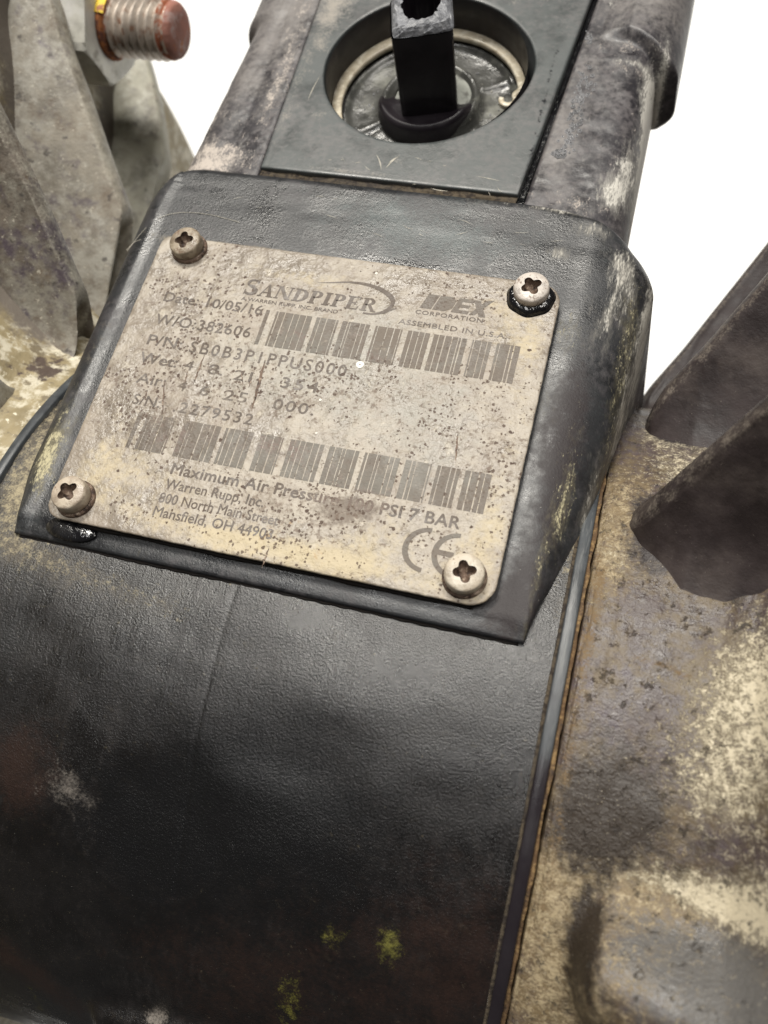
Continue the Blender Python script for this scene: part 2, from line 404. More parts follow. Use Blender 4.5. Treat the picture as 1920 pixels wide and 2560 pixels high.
M_recess = mat('screw_recess_dirt', (0.13, 0.085, 0.06), [
    dict(col=(0.32, 0.25, 0.19), scale=0.9, lo=0.52, hi=0.66),
    dict(col=(0.035, 0.02, 0.014), scale=0.7, lo=0.5, hi=0.6)], rough=0.7, bump=[(1.2, 0.25)])
M_oil = mat('black_oil', (0.006, 0.006, 0.007), [], rough=0.12, spec=0.7, bump=[(0.7, 0.25)])
M_ring = mat('spring_steel', (0.50, 0.44, 0.33), [
    dict(col=(0.30, 0.24, 0.16), scale=0.25, lo=0.55, hi=0.70), dict(col=(0.62, 0.57, 0.46), scale=0.5, lo=0.5, hi=0.6)],
    rough=0.35, bump=[(1.2, 0.05)])
M_bore = mat('bore_wall', (0.012, 0.009, 0.012), [
    dict(col=(0.03, 0.022, 0.024), scale=0.2, lo=0.45, hi=0.7, stretch=(1, 1, .3))], rough=0.5, bump=[(0.8, 0.04)])
M_piston = mat('wet_piston', (0.05, 0.05, 0.046), [
    dict(col=(0.16, 0.16, 0.14), scale=0.12, lo=0.48, hi=0.66, rough=0.3),
    dict(col=(0.33, 0.31, 0.26), scale=0.8, det=3, lo=0.66, hi=0.74, rough=0.3, relief=0.2)],
    rough=0.25, spec=0.6, bump=[(0.4, 0.15), (1.6, 0.08)], rvary=0.1)
M_seat = mat('grey_seat_disc', (0.30, 0.31, 0.28), [
    dict(col=(0.12, 0.12, 0.11), scale=0.3, lo=0.5, hi=0.65)], rough=0.4, bump=[(0.8, 0.06)])
M_stem = mat('black_stem', (0.014, 0.011, 0.014), [], rough=0.40, spec=0.4, bump=[(0.9, 0.05)])
M_stemtop = mat('broken_grey_plastic', (0.17, 0.175, 0.19), [
    dict(col=(0.26, 0.265, 0.28), scale=0.5, lo=0.5, hi=0.65),
    dict(col=(0.03, 0.03, 0.035), scale=0.45, det=5, lo=0.60, hi=0.66, attr='dark', k=0.3)], rough=0.45, bump=[(0.8, 0.3), (2.2, 0.1)])
M_zinc = mat('worn_zinc_nut', (0.50, 0.49, 0.44), [
    dict(col=(0.62, 0.61, 0.58), scale=0.12, lo=0.45, hi=0.65),
    dict(col=(0.28, 0.26, 0.22), scale=0.15, lo=0.58, hi=0.7)], rough=0.5, metallic=0.25, bump=[(0.5, 0.1)])
M_thread = mat('rusty_thread', (0.40, 0.35, 0.30), [
    dict(col=(0.22, 0.12, 0.075), scale=0.3, lo=0.5, hi=0.7),
    dict(col=(0.30, 0.10, 0.05), attr='rust', k=0.6, scale=0.5, lo=0.7, hi=0.9, rough=0.85)], rough=0.45, metallic=0.4, bump=[(0.9, 0.1)])
M_rust = mat('rusted_end', (0.27, 0.12, 0.09), [
    dict(col=(0.36, 0.26, 0.24), scale=0.3, lo=0.5, hi=0.65), dict(col=(0.36, 0.12, 0.03), scale=0.3, lo=0.58, hi=0.7)],
    rough=0.85, bump=[(0.7, 0.3)])
M_yellow = mat('yellow_paint_mark', (0.72, 0.50, 0.03), [
    dict(col=(0.35, 0.12, 0.03), scale=0.5, lo=0.55, hi=0.62)], rough=0.5)
M_orange = mat('rust_ring', (0.24, 0.085, 0.025), [
    dict(col=(0.10, 0.035, 0.02), scale=0.5, lo=0.45, hi=0.6)], rough=0.85, bump=[(1.0, 0.2)])
M_bench = mat('white_bench', (0.86, 0.87, 0.87), [], rough=0.45, vary=0.02, scale=1.0)
M_drop = mat('clear_droplet', (0.28, 0.28, 0.29), [], rough=0.03, spec=1.0)
M_speck = mat('white_paint_speck', (0.72, 0.70, 0.62), [], rough=0.5)
M_hair = mat('pale_fibre', (0.45, 0.42, 0.35), [], rough=0.6)
M_red = mat('dark_red_plastic', (0.12, 0.02, 0.02), [], rough=0.4)

# ------------------------------------------------------------------ bench (setting)
bm = bmesh.new()
bmesh.ops.create_cube(bm, size=1.0)
bmesh.ops.scale(bm, vec=(2.4, 1.75, 0.04), verts=bm.verts)
bmesh.ops.translate(bm, vec=(0, 0.60, -0.335), verts=bm.verts)
bmesh.ops.bevel(bm, geom=bm.edges[:], offset=0.006, segments=2, affect='EDGES')
me = bpy.data.meshes.new('bench_top'); bm.to_mesh(me); bm.free()
bench = link('bench_top', me, M_bench, None, False, 'structure')

# ------------------------------------------------------------------ the pump
pump = bpy.data.objects.new('diaphragm_pump', None); col.objects.link(pump)
pump.empty_display_size = 0.05
pump.location = (0, AY * S, -0.315)
pump['label'] = 'dirty black double diaphragm pump with a screwed-on steel nameplate, on a white bench'
pump['category'] = 'pump'
class Child:                                 # parent whose children keep the plate frame
    pass
def under(o, parent=pump):
    """parent o without moving it (all parts are written in the nameplate's own frame)"""
    o.parent = parent
    if parent is pump:
        o.matrix_parent_inverse = Matrix.Translation(pump.location).inverted()
    return o
_link = link
def link(name, me, m=None, parent=None, smooth=True, kind=None, label=None):
    o = _link(name, me, m, None, smooth, kind, label)
    if parent is not None: under(o, parent)
    return o

# ---- centre body: a drum about the x axis, textured plastic
phi = np.concatenate([np.linspace(-180, -62, 24, endpoint=False), np.linspace(-62, 30, 330, endpoint=False), np.linspace(30, 180, 30)])
xs = np.linspace(-60.5, 55.6, 240)
PH, X = np.meshgrid(np.radians(phi), xs, indexing='ij')
Yc = AY + AR*np.sin(PH); Zc = AZ + AR*np.cos(PH)
port = PC(375, 2055)
d = np.hypot(X - port[0], (PH - math.asin((port[1]-AY)/AR)) * AR)
rr = np.zeros_like(X)
rr += -1.1 / (1 + np.exp((d - 11.5) / 2.6)) + 0.10*np.exp(-((d-15.5)/0.8)**2) * (Yc < port[1])          # round blind port
rr += -0.35*np.exp(-(((X - PC(760, 2000)[0])/13)**2 + ((Yc - PC(760, 2000)[1])/12)**2))   # sunken area
rr += -0.16*np.exp(-((X + 3.0 - 0.0006*(Yc+40)**2)/0.28)**2) * (PH < 0.05)                                  # mould line
led = PC(420, 2520)[1]
l0, l1 = PC(235, 2488), PC(560, 2562)
lowline = l0[1] + (X - l0[0])*(l1[1]-l0[1])/(l1[0]-l0[0])
rr += 3.0 / (1 + np.exp(np.clip((Yc - lowline + 1.2)/0.45, -40, 40))) / (1 + np.exp(np.clip((l0[0] - X)/0.8, -40, 40))) * (PH > -1.2)                             # lower ledge
rr += 0.5*smoothnoise(X.shape[0], X.shape[1], [(14, 6), (30, 14)], 3)*0.5
pts = np.stack([X, AY + (AR+rr)*np.sin(PH), AZ + (AR+rr)*np.cos(PH)], -1)
bodyattrs = dict(
    tan=blobs([cb(60, 1280, 9, 14, .5, 20), cb(150, 1420, 18, 3, .35, -10), cb(360, 1490, 16, 2.5, .3, -8), cb(1460, 1340, 4, 8, .7), cb(1430, 1500, 3, 10, .35), (-56, -12, 6, 14, .7, 0), (-53, -30, 5, 8, .4, 0)]),
    dust=blobs([cb(140, 1955, 6, 4, .55, 20), cb(190, 2000, 4, 4, .5), cb(230, 2060, 2, 5, .3), cb(395, 2540, 3, 3, .9), cb(1220, 2310, 3, 12, .25),
                cb(200, 1450, 14, 3, .30, -8), cb(420, 1500, 14, 2, .2, -8), cb(330, 1870, 5, 8, .15)]),
    brown=blobs([cb(40, 1920, 10, 9, .9), cb(600, 2480, 30, 12, .6), cb(60, 2420, 20, 4, .8, -25), cb(1150, 2400, 14, 20, .5), cb(860, 2300, 30, 12, .35)]),
    yellow=blobs([cb(830, 2335, 3.2, 2.6, .75), cb(975, 2365, 3.0, 4.0, .85), cb(720, 2500, 4, 7, .65), cb(100, 2520, 3, 8, .5), cb(330, 1480, 10, 2, .35, -12)]),
    oil=blobs([cb(375, 2060, 15, 13, .8), cb(640, 1960, 14, 16, .6), cb(800, 2050, 18, 18, .35), cb(150, 2250, 30, 24, .25), cb(900, 2300, 30, 20, .25), cb(20, 1600, 5, 14, .5)]))
grid('centre_body', pts, M_body, pump, bodyattrs)

# ---- gasket strips where the chambers bolt on, and the rusty seam beside the right one
def strip(name, x0, x1, rise, m, y0=-150, y1=22, attrs=None, wob=0.0, seed=1):
    t = np.linspace(math.asin((y0+42)/AR if abs((y0+42)/AR) < 1 else -0.99), math.asin((y1+42)/AR), 260)
    sec = [(x0, AR-2), (x0, AR+rise*0.8), (x0+0.25, AR+rise), (x1-0.25, AR+rise), (x1, AR+rise*0.8), (x1, AR-2)]
    nz = smoothnoise(260, 6, [(60, 2), (130, 3)], seed) * wob
    pts = np.zeros((len(t), 6, 3))
    for j, (x, r) in enumerate(sec):
        pts[:, j, 0] = x + nz[:, j]; pts[:, j, 1] = AY + (r+nz[:, j]*.6)*np.sin(t); pts[:, j, 2] = AZ + (r+nz[:, j]*.6)*np.cos(t)
    return grid(name, pts, m, pump, attrs)
strip('gasket', 56.2, 58.4, 0.8, M_strip, attrs=dict(brown=lambda X, Y, Z: np.clip((-52-Y)/16, 0, 1)*1.0,
      ochre=lambda X, Y, Z: np.clip((Y+20)/20, 0, 1)*.5))
strip('gasket', -61.6, -59.4, 1.1, M_strip, y0=-60, attrs=dict(ochre=lambda X, Y, Z: np.full_like(X, .1)))
strip('rust_seam', 58.3, 59.1, 0.10, M_sealant, wob=0.25, seed=5)
strip('rust_seam', 55.6, 56.3, 0.12, M_gapbrown, wob=0.10, seed=6)

# ---- chambers: surfaces of revolution with a big bolted flange
def chamber(name, side, m, attrs, label):
    prof = [(91.0, 58.9), (93.4, 59.5), (94.0, 61), (94.2, 66), (95.4, 71), (100, 77), (105.5, 83), (112, 89), (119, 95), (132, 99.5), (150, 102), (163, 105),
            (168, 107.5), (185.5, 107.5), (187.5, 109), (188, 111), (188, 120), (186, 123), (150, 126), (60, 128), (2, 128)] if side < 0 else [(91.0, 58.9), (93.4, 59.5), (94.0, 61), (94.3, 66), (94.8, 74), (96.0, 82), (99, 88), (106, 93), (116, 96), (132, 99), (150, 102), (163, 105),
            (168, 107.5), (185.5, 107.5), (187.5, 109), (188, 111), (188, 120), (186, 123), (150, 126), (60, 128), (2, 128)]
    t = np.arange(len(prof)); tt = np.concatenate([np.linspace(0, 6, 150, endpoint=False), np.linspace(6, len(prof)-1, 60)])
    pr = np.stack([np.interp(tt, t, [p[0] for p in prof]), np.interp(tt, t, [p[1] for p in prof])], -1)
    k = np.array([.25, .5, .25])
    for _ in range(8):
        pr[1:-1] = pr[:-2]*.25 + pr[1:-1]*.5 + pr[2:]*.25
    a = np.concatenate([np.radians(np.linspace(-60, 100, 420, endpoint=False)), np.radians(np.linspace(100, 300, 60, endpoint=False))])
    A, I = np.meshgrid(a, np.arange(210), indexing='ij')
    Rr = pr[I, 0] + 0.14*smoothnoise(480, 210, [(60, 26), (120, 52)], 11 if side > 0 else 12)
    xa_ = pr[I, 1]; ta_ = np.degrees((A + math.pi) % (2*math.pi) - math.pi); rib_ = np.zeros_like(xa_)
    for tc, xt in (((20, 66), (43, 68), (66, 67), (92, 70)) if side > 0 else ((20, 74), (38.5, 72), (55, 84), (72, 92))):
        arc_ = (ta_ - tc)*math.pi/180*98; on_ = np.clip((xa_ - xt)/9, 0, 1); on_ = on_*on_*(3-2*on_)
        Rr = Rr + (3.0 if side > 0 else 1.5)*on_*np.exp(-np.abs(arc_/7.5)**1.7) * np.clip((107-xa_)/6, 0, 1)
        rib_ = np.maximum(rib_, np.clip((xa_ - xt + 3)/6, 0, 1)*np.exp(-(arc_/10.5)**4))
    if side > 0:                             # low broad lug cast into the wall, blunt toe towards the drum
        xx_ = pr[I, 1]; th_ = np.degrees((A + math.pi) % (2*math.pi) - math.pi)
        cl = -25.5 - 0.02*(xx_-66)
        arc = (th_ - cl)*math.pi/180*96
        toe = 1/(1 + np.exp(-(xx_ - 68.4 - 0.02*arc**2)/0.6))
        wid = np.where(arc > 0, 8.0, 9.5)
        hgt = (11.5 + 0.12*np.maximum(xx_-68, 0))
        Rr = Rr + toe*hgt*np.exp(-np.abs(arc/wid)**2.4) * np.clip((107-xx_)/8, 0, 1)
    Xx = pr[I, 1]*side + (0 if side > 0 else -1.6)
    pts = np.stack([Xx, AY + Rr*np.sin(A), AZ + Rr*np.cos(A)], -1)
    o = grid(name, pts, m, pump, attrs, closeu=True, flip=(side < 0), label=label)
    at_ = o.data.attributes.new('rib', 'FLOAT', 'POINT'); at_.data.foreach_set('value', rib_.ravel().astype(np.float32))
    return o
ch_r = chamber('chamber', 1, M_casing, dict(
    grey=blobs([(80, -80, 12, 7, 1.0), (95, -84, 14, 7, 1.0), (110, -90, 14, 10, 1.0)]),
    dust=blobs([cb(1850, 1830, 11, 13, .55), cb(1900, 1700, 8, 12, .55), cb(1780, 1980, 9, 6, .4, -20), cb(1700, 1180, 7, 7, .6), cb(1650, 1090, 5, 5, .7), cb(1740, 1100, 6, 6, .7),
                (78, -69.5, 10, 2.4, .65, -6), (90, -72, 9, 3.0, .8, -12), (102, -76, 8, 3.5, .8, -14), cb(1550, 1380, 5, 6, .35), cb(1900, 2230, 9, 5, .5)]),
    tan=blobs([cb(1560, 1250, 6, 10, .6), cb(1520, 1400, 4, 9, .55), cb(1560, 2200, 16, 5, .6, -10), cb(1400, 2480, 12, 14, .75), cb(1380, 2250, 6, 10, .5), cb(1700, 1450, 18, 6, .2), cb(1650, 2060, 14, 10, .25)]),
    ochre=blobs([cb(1500, 1420, 2.5, 7, .5), cb(1480, 1560, 1.8, 10, .5), cb(1430, 1800, 1.6, 16, .5), cb(1600, 1650, 8, 1.0, .45, -5), cb(1700, 1690, 5, 1.0, .45, -14), cb(1360, 2280, 2, 25, .5)]),
    brown=blobs([(68.2, -81, 2.4, 7.0, .8), (72, -88, 5, 4, .6), cb(1650, 2150, 20, 6, .3), cb(1500, 2050, 8, 14, .6), cb(1560, 2000, 12, 8, .5), cb(1800, 1500, 16, 12, .2)])), 'right chamber casing, purple-brown with pale dusty patches')  # leading brown blobs paint shade onto the lug's blunt toe
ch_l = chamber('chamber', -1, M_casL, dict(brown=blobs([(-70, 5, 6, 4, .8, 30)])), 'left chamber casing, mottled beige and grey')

# ---- ribs between the chamber wall and its flange
def rib(side, theta, ridge, m, wt=2.6, draft=0.05, fil=5.0, label=None, bend=0.0, lowdraft=0.0, lowfil=None, spots=(), n1=70, smoothness=0.35, extra=None):
    """ridge: list of (x, r) along the crest; theta: angle about the pump axis"""
    rd = np.array(ridge, float)
    s = np.concatenate([[0], np.cumsum(np.hypot(np.diff(rd[:, 0]), np.diff(rd[:, 1])))])
    tt = np.linspace(0, 1, n1)**1.3 * s[-1]
    x = np.interp(tt, s, rd[:, 0]); r = np.interp(tt, s, rd[:, 1])
    for _ in range(3):
        x[1:-1] = (x[:-2] + 2*x[1:-1] + x[2:])/4; r[1:-1] = (r[:-2] + 2*r[1:-1] + r[2:])/4
    base = 88.0
    th = math.radians(theta); er = np.array([0, math.sin(th), math.cos(th)]); et = np.array([0, math.cos(th), -math.sin(th)])
    prof = []
    for q in np.linspace(0, 1, 26): prof.append((-1, q))
    for q in np.linspace(-80, 80, 9): prof.append((math.sin(math.radians(q)), 1.0 + 0.0001*math.cos(math.radians(q))))
    for q in np.linspace(1, 0, 26): prof.append((1, q))
    pts = np.zeros((n1, len(prof), 3)); nz = smoothnoise(n1, len(prof), [(10, 8), (24, 18)], int(theta*7 + side*3) % 97 + 5)*smoothness
    for i in range(n1):
        tipf = min(1.0, math.sqrt(max(tt[i], 0.0)/7.0) + 0.10)
        for j, (sg, q) in enumerate(prof):
            h = base + (r[i] - base)*min(q, 1.0)
            dep = r[i] - h
            if q > 1.0:
                wv = sg*wt*tipf; h = r[i] + math.sqrt(max(0, 1 - sg*sg))*wt*0.7*tipf - 0.0
            else:
                wv = sg*(wt + (draft + (lowdraft if sg < 0 else 0))*dep + (fil*math.exp(-(h-93.0)/3.5) if (sg > 0 or lowfil is None) else lowfil*min(1.0, tt[i]/24.0)*math.exp(-max(h-91.0, 0)/8.0)))*tipf if dep > 0 else sg*wt*tipf
            c = np.array([side*x[i] + (0 if side > 0 else -1.6), AY, AZ]) + er*h + et*(wv + nz[i, j]*(0.4 if dep < 1 else 1)*tipf) + et*bend*(h-94)/30.0
            c[0] += side*(0.0 + 0.15*dep*0)
            pts[i, j] = c
    el = len(prof)
    edge = np.zeros((n1, el)); 
    for j, (sg, q) in enumerate(prof): edge[:, j] = np.exp(-np.maximum(r - (base + (r-base)*min(q, 1.0)), 0)/1.6)
    o = grid('rib', pts, m, pump, None, flip=(side < 0), label=label)
    a = o.data.attributes.new('edge', 'FLOAT', 'POINT'); a.data.foreach_set('value', (edge*0.55).ravel().astype(np.float32))
    if spots: setattrs(o.data, dict(spot=blobs(spots)))
    if extra: setattrs(o.data, extra)
    return o
rib(1, 20, [(64.4, 93.2), (71.1, 107.3), (80.4, 126.4), (93, 150), (107, 166)], M_finR, label='dark rib with a pointed foot, nearest of the right-hand ribs', wt=1.9, fil=5.0, draft=0.06, lowdraft=0.10, lowfil=12.0, smoothness=0.05)
rib(1, 43, [(65.4, 91.5), (66.2, 96), (68.0, 101.5), (74, 111.5), (82.8, 128), (95, 150), (107, 168)], M_finR, wt=2.8, fil=5.0, draft=0.06, lowdraft=0.08, lowfil=8.0, smoothness=0.05, label='dark rib with a rounded pale foot')
rib(1, 66, [(64.2, 94), (73, 109), (88.3, 138.5), (100, 162), (107, 172)], M_finR, wt=3.2)
rib(1, 92, [(66, 94), (75, 110), (90, 140), (107, 170)], M_finR)
rib(-1, 20, [(68.0, 92), (69.5, 99), (77, 118), (92, 146), (106, 168)], M_finL, wt=3.0)
rib(-1, 38.5, [(73.0, 90), (71.2, 94.5), (65.2, 105), (73.6, 126.5), (81, 143.5), (92, 165), (107, 182)], M_finL1, wt=2.6, fil=3.5, draft=0.05, label='mottled grey rib with dark stains, nearest of the left-hand ribs',
    spots=[(-72, 30, 3, 3, .5), (-78, 36, 2, 4, .5)])
rib(-1, 55, [(88, 98), (83.5, 107.5), (72.4, 122.6), (78.5, 134), (88.2, 153.5), (93.4, 163), (98, 175), (107, 186)], M_finL, wt=3.0, fil=4.0, draft=0.05, lowdraft=0.16, label='wide pale grey rib in front of the nut')
rib(-1, 72, [(92, 98), (90, 130), (86, 148.8), (94, 169), (101.5, 183), (107, 187)], M_finL3, wt=3.0, draft=0.12)

# ---- nut and stud on the left flange
SY, SZ = 109.5, -11.0
bmn = []
def hexpts(x, r, ch=0.0):
    return [(x, SY + r*math.cos(math.radians(60*k + 14)), SZ + r*math.sin(math.radians(60*k + 14))) for k in range(6)]
def nut_mesh():
    bm = bmesh.new()
    rings = []
    a = np.linspace(0, 2*math.pi, 48, endpoint=False)
    R0 = 15.2                               # corner radius
    def hexr(t, cap):                       # hexagon radius at angle t, limited by the chamfer circle
        q = (t - math.radians(44)) % (math.pi/3) - math.pi/6
        return min(R0*math.cos(math.pi/6)/math.cos(q), cap)
    for (x, cap, add) in ((-106.8, 13.6, 0), (-105.4, 15.3, 0), (-93.4, 15.3, 0), (-92.6, 14.3, 0), (-92.4, 13.4, 0), (-92.4, 8.2, 0), (-94.0, 8.0, 0)):
        rings.append([bm.verts.new((x*S, (SY + hexr(t, cap)*math.cos(t))*S, (SZ + hexr(t, cap)*math.sin(t))*S)) for t in a])
    for i in range(len(rings)-1):
        for k in range(48):
            bm.faces.new((rings[i][k], rings[i][(k+1) % 48], rings[i+1][(k+1) % 48], rings[i+1][k]))
    bmesh.ops.recalc_face_normals(bm, faces=bm.faces)
    me = bpy.data.meshes.new('hex_nut'); bm.to_mesh(me); bm.free(); return me
nut = link('hex_nut', nut_mesh(), M_zinc, pump, False)
n1, n2 = 300, 40
xx = np.linspace(-105, -72.4, n1); aa = np.linspace(0, 2*np.pi, n2, endpoint=False)
XX, AA = np.meshgrid(xx, aa, indexing='ij')
ph = ((XX + AA/(2*np.pi)*2.3) % 2.3)/2.3
RRt = 7.8 - 1.35*np.abs(2*ph - 1)**1.1
fade = np.clip((-72.4 - XX)/1.6, 0, 1)
RRt = np.where(XX > -75.2, np.minimum(RRt, 6.2 + 1.2*np.sqrt(fade)), RRt)
pts = np.stack([XX, SY + RRt*np.cos(AA), SZ + RRt*np.sin(AA)], -1)
stud = grid('threaded_stud', pts, M_thread, pump, dict(rust=lambda X, Y, Z: np.where(X > -75.5, .55, np.where(X < -90.5, .5, 0))), closev=True, label='threaded stud with a rusted end, sticking out of the nut')
pe = lathe_pts([(7.2, -73.6), (6.9, -72.6), (6.2, -71.9), (4.0, -71.5), (2.0, -71.4), (0.01, -71.4)], 40, (0, SY, SZ), 'x')
grid('rusted_end', pe, M_rust, stud, closev=True)
pe = lathe_pts([(7.9, -92.6), (8.6, -92.3), (8.6, -91.6), (7.9, -91.0), (7.0, -90.8)], 40, (0, SY, SZ), 'x')
grid('rust_ring', pe, M_orange, stud, closev=True)
a = np.radians(np.linspace(84, 120, 12))
pts = np.stack([np.stack([np.full(12, x), SY + r*np.cos(a), SZ + r*np.sin(a)], -1) for (x, r) in ((-93.0, 8.8), (-92.2, 9.0), (-91.2, 8.9), (-90.2, 8.2))], 0)
grid('paint_mark', pts, M_yellow, stud)
pe = lathe_pts([(13.5, -108.3), (13.5, -106.9), (12.8, -106.6), (9, -106.6)], 48, (0, SY, SZ), 'x')
grid('washer', pe, M_zinc, pump, closev=True)

# ---- nameplate block
def rounded_section(a, b, z, rz, drop, spread, n_round=16):
    """half profile from x=0 outwards: flat to a, elliptic shoulder to b, then a wall going down"""
    out = [(q*a, z) for q in np.linspace(0, 1, 44)]
    for t in np.linspace(0, 90, n_round)[1:]:
        t = math.radians(t); out.append((a + (b-a)*math.sin(t), z - rz*(1-math.cos(t))))
    for q in np.linspace(0, 1, 12)[1:]: out.append((b + spread*q, z - rz - drop*q))
    return np.array(out)
BY = [-38.15, -38.1, -37.6] + list(np.linspace(-36.5, 44, 110)) + list(np.linspace(44.8, 57.2, 34))
rows = []
for y in BY:
    k = min(max((y + 38)/28.0, 0), 1); k = k*k*(3-2*k)
    aR = 49.9 - 3.1*k; k2 = min(max((y+38)/82.0, 0), 1); bR = 50.3 + 5.2*k + 6.6*k2 - 5.5*(max(0, (y-44)/13.2))**1.5; rzR = 0.5 + 10.2*k
    k3 = min(max((y + 38)/17.0, 0), 1); k3 = k3*k3*(3-2*k3); aL = 50.0 - 1.0*k; bL = 50.6 + 4.6*k3 - 0.6*k; rzL = 0.5 + 5.0*k3
    if y < -20: bR += 0.0
    z = -2.0
    if y < -34.5: z -= 1.15*min(1, (-34.5-y)/3.4)
    if y > 44.0:                             # corners turn over into the top edge
        q = (y-44.0)/13.2; c = 1 - math.sqrt(max(0, 1-q*q))
        aL -= 5.0*c; bL -= 5.5*c; aR -= 0.8*c; bR -= 1.2*c
    if y > 54.5:
        q = (y-54.5)/2.7; z -= 2.4*(1 - math.sqrt(max(0, 1-q*q)))
    # the top edge runs up to y=57 on the left and curves down past x=35 on the right
    pr = rounded_section(aR, bR, z, rzR, 40, 3.5); pl = rounded_section(aL, bL, z, rzL, 40, 2.0)
    pl[:, 0] *= -1
    full = np.concatenate([pl[::-1], pr[1:]], 0)
    yy = np.full(len(full), y)
    if y > 0:
        w_ = (y/57.2)**6
        yy = yy - w_*np.clip((full[:, 0]-32)/24, 0, 1)**2*6.0 - w_*np.clip((-full[:, 0]-40)/14, 0, 1)**2*4.0
    if y == -38.15: full[:, 1] = np.minimum(full[:, 1], -6.0)
    rows.append(np.stack([full[:, 0], yy, full[:, 1]], -1))
pts = np.array(rows)
# shallow pocket that the plate lies in, with a raised rim on the right, and wavy moulding
XX, YY = pts[..., 0], pts[..., 1]
pts[..., 2] += 0.08*smoothnoise(pts.shape[0], pts.shape[1], [(12, 12), (26, 24)], 21)
pts[..., 2] -= 0.35/(1 + np.exp((XX - 46.6)/0.35)) * (np.abs(XX) < 48.0) * (YY > -36)
pts[..., 2] -= 0.35*np.exp(-((YY + 36.0)/0.30)**2) * (XX > -30) * (XX < 10) * 0
blockattrs = dict(
    dust=blobs([(47, 51, 4, 2.2, .6), (54, 44, 2.5, 5, .6), (54, 34, 1.6, 9, .6), (57, 38, 1.6, 10, .45), (51, 27, 2, 7, .25), (42, 56, 6, 2.0, .4), (61.5, 35, 1.6, 14, .9), (60, 10, 1.4, 18, .75), (57, -10, 1.2, 12, .6), (48, 22, 2, 3, .2),
                (41, 44, 2.2, 2, .75), (45, 12, 2, 8, .25), (-52, 52, 3, 5, .3), (-55, 20, 1.2, 30, .35), (34, 55.5, 14, 1, .4)]),
    olive=blobs([(-50, -16, 3, 12, .55), (-49, -24, 3, 8, .5), (48, 20, 3, 14, .22), (52, -5, 2.0, 16, .3), (50.2, -25, 1.0, 12, .5), (52.5, -12, 1.5, 10, .45), (46, 26, 3, 4, .4), (59, 5, 2, 24, .5), (58, 30, 2.5, 14, .5)]),
    green=blobs([(8, 45, 14, 8, .55), (25, 42, 12, 7, .35), (0, 50, 18, 5, .3)]),
    tan=blobs([(-40, 35.4, 14, .9, .55), (-20, 35.3, 14, .6, .5), (-45, 30, 1.0, 8, .3), (-20, 36, 6, .5, .5), (-43, 38, 5, 1.2, .3), (-50, 8, 3, 12, .25)]),
    brown=blobs([(50, -8, 4, 18, .8), (47, -29, 3.5, 8, .7), (50, 15, 4, 14, .5), (-52, 5, 3, 18, .3), (44, 0, 4, 9, .3), (44, -34, 8, 5, .4)]),
    oil=blobs([(2, 36.8, 10, 1.6, .6), (14, 36.6, 12, 1.0, .7), (-43.5, -34, 4, 2.2, .5), (-36, -36, 8, 1, .4), (46, -2, 4, 7, .3), (49, 6, 2, 6, .3), (48, 30, 3, 8, .25)]))
block = grid('nameplate_block', pts, M_block, pump, blockattrs, flip=True)

# thin crack under the block, left part of its lower edge (lies on the body)
def crack(name, path, r, m, parent=pump):
    V, F = tube(path, r, 6); link(name, mesh_of(V, F), m, parent)
p = []
for q in np.linspace(0, 1, 60):
    u = 285 + (700-285)*q; v = 1392 + (1478-1392)*q
    c = PC(u, v); p.append((c[0], c[1] + 0.12*math.sin(q*60)*math.sin(q*23), c[2] + 0.02))
crack('crack', p, 0.24, M_gap)
# shadow gap filler: the foot of the block where it meets the body
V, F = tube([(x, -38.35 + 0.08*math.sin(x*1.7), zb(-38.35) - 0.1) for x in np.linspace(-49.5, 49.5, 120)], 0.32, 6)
link('foot_seam', mesh_of(V, F), M_gap, pump)

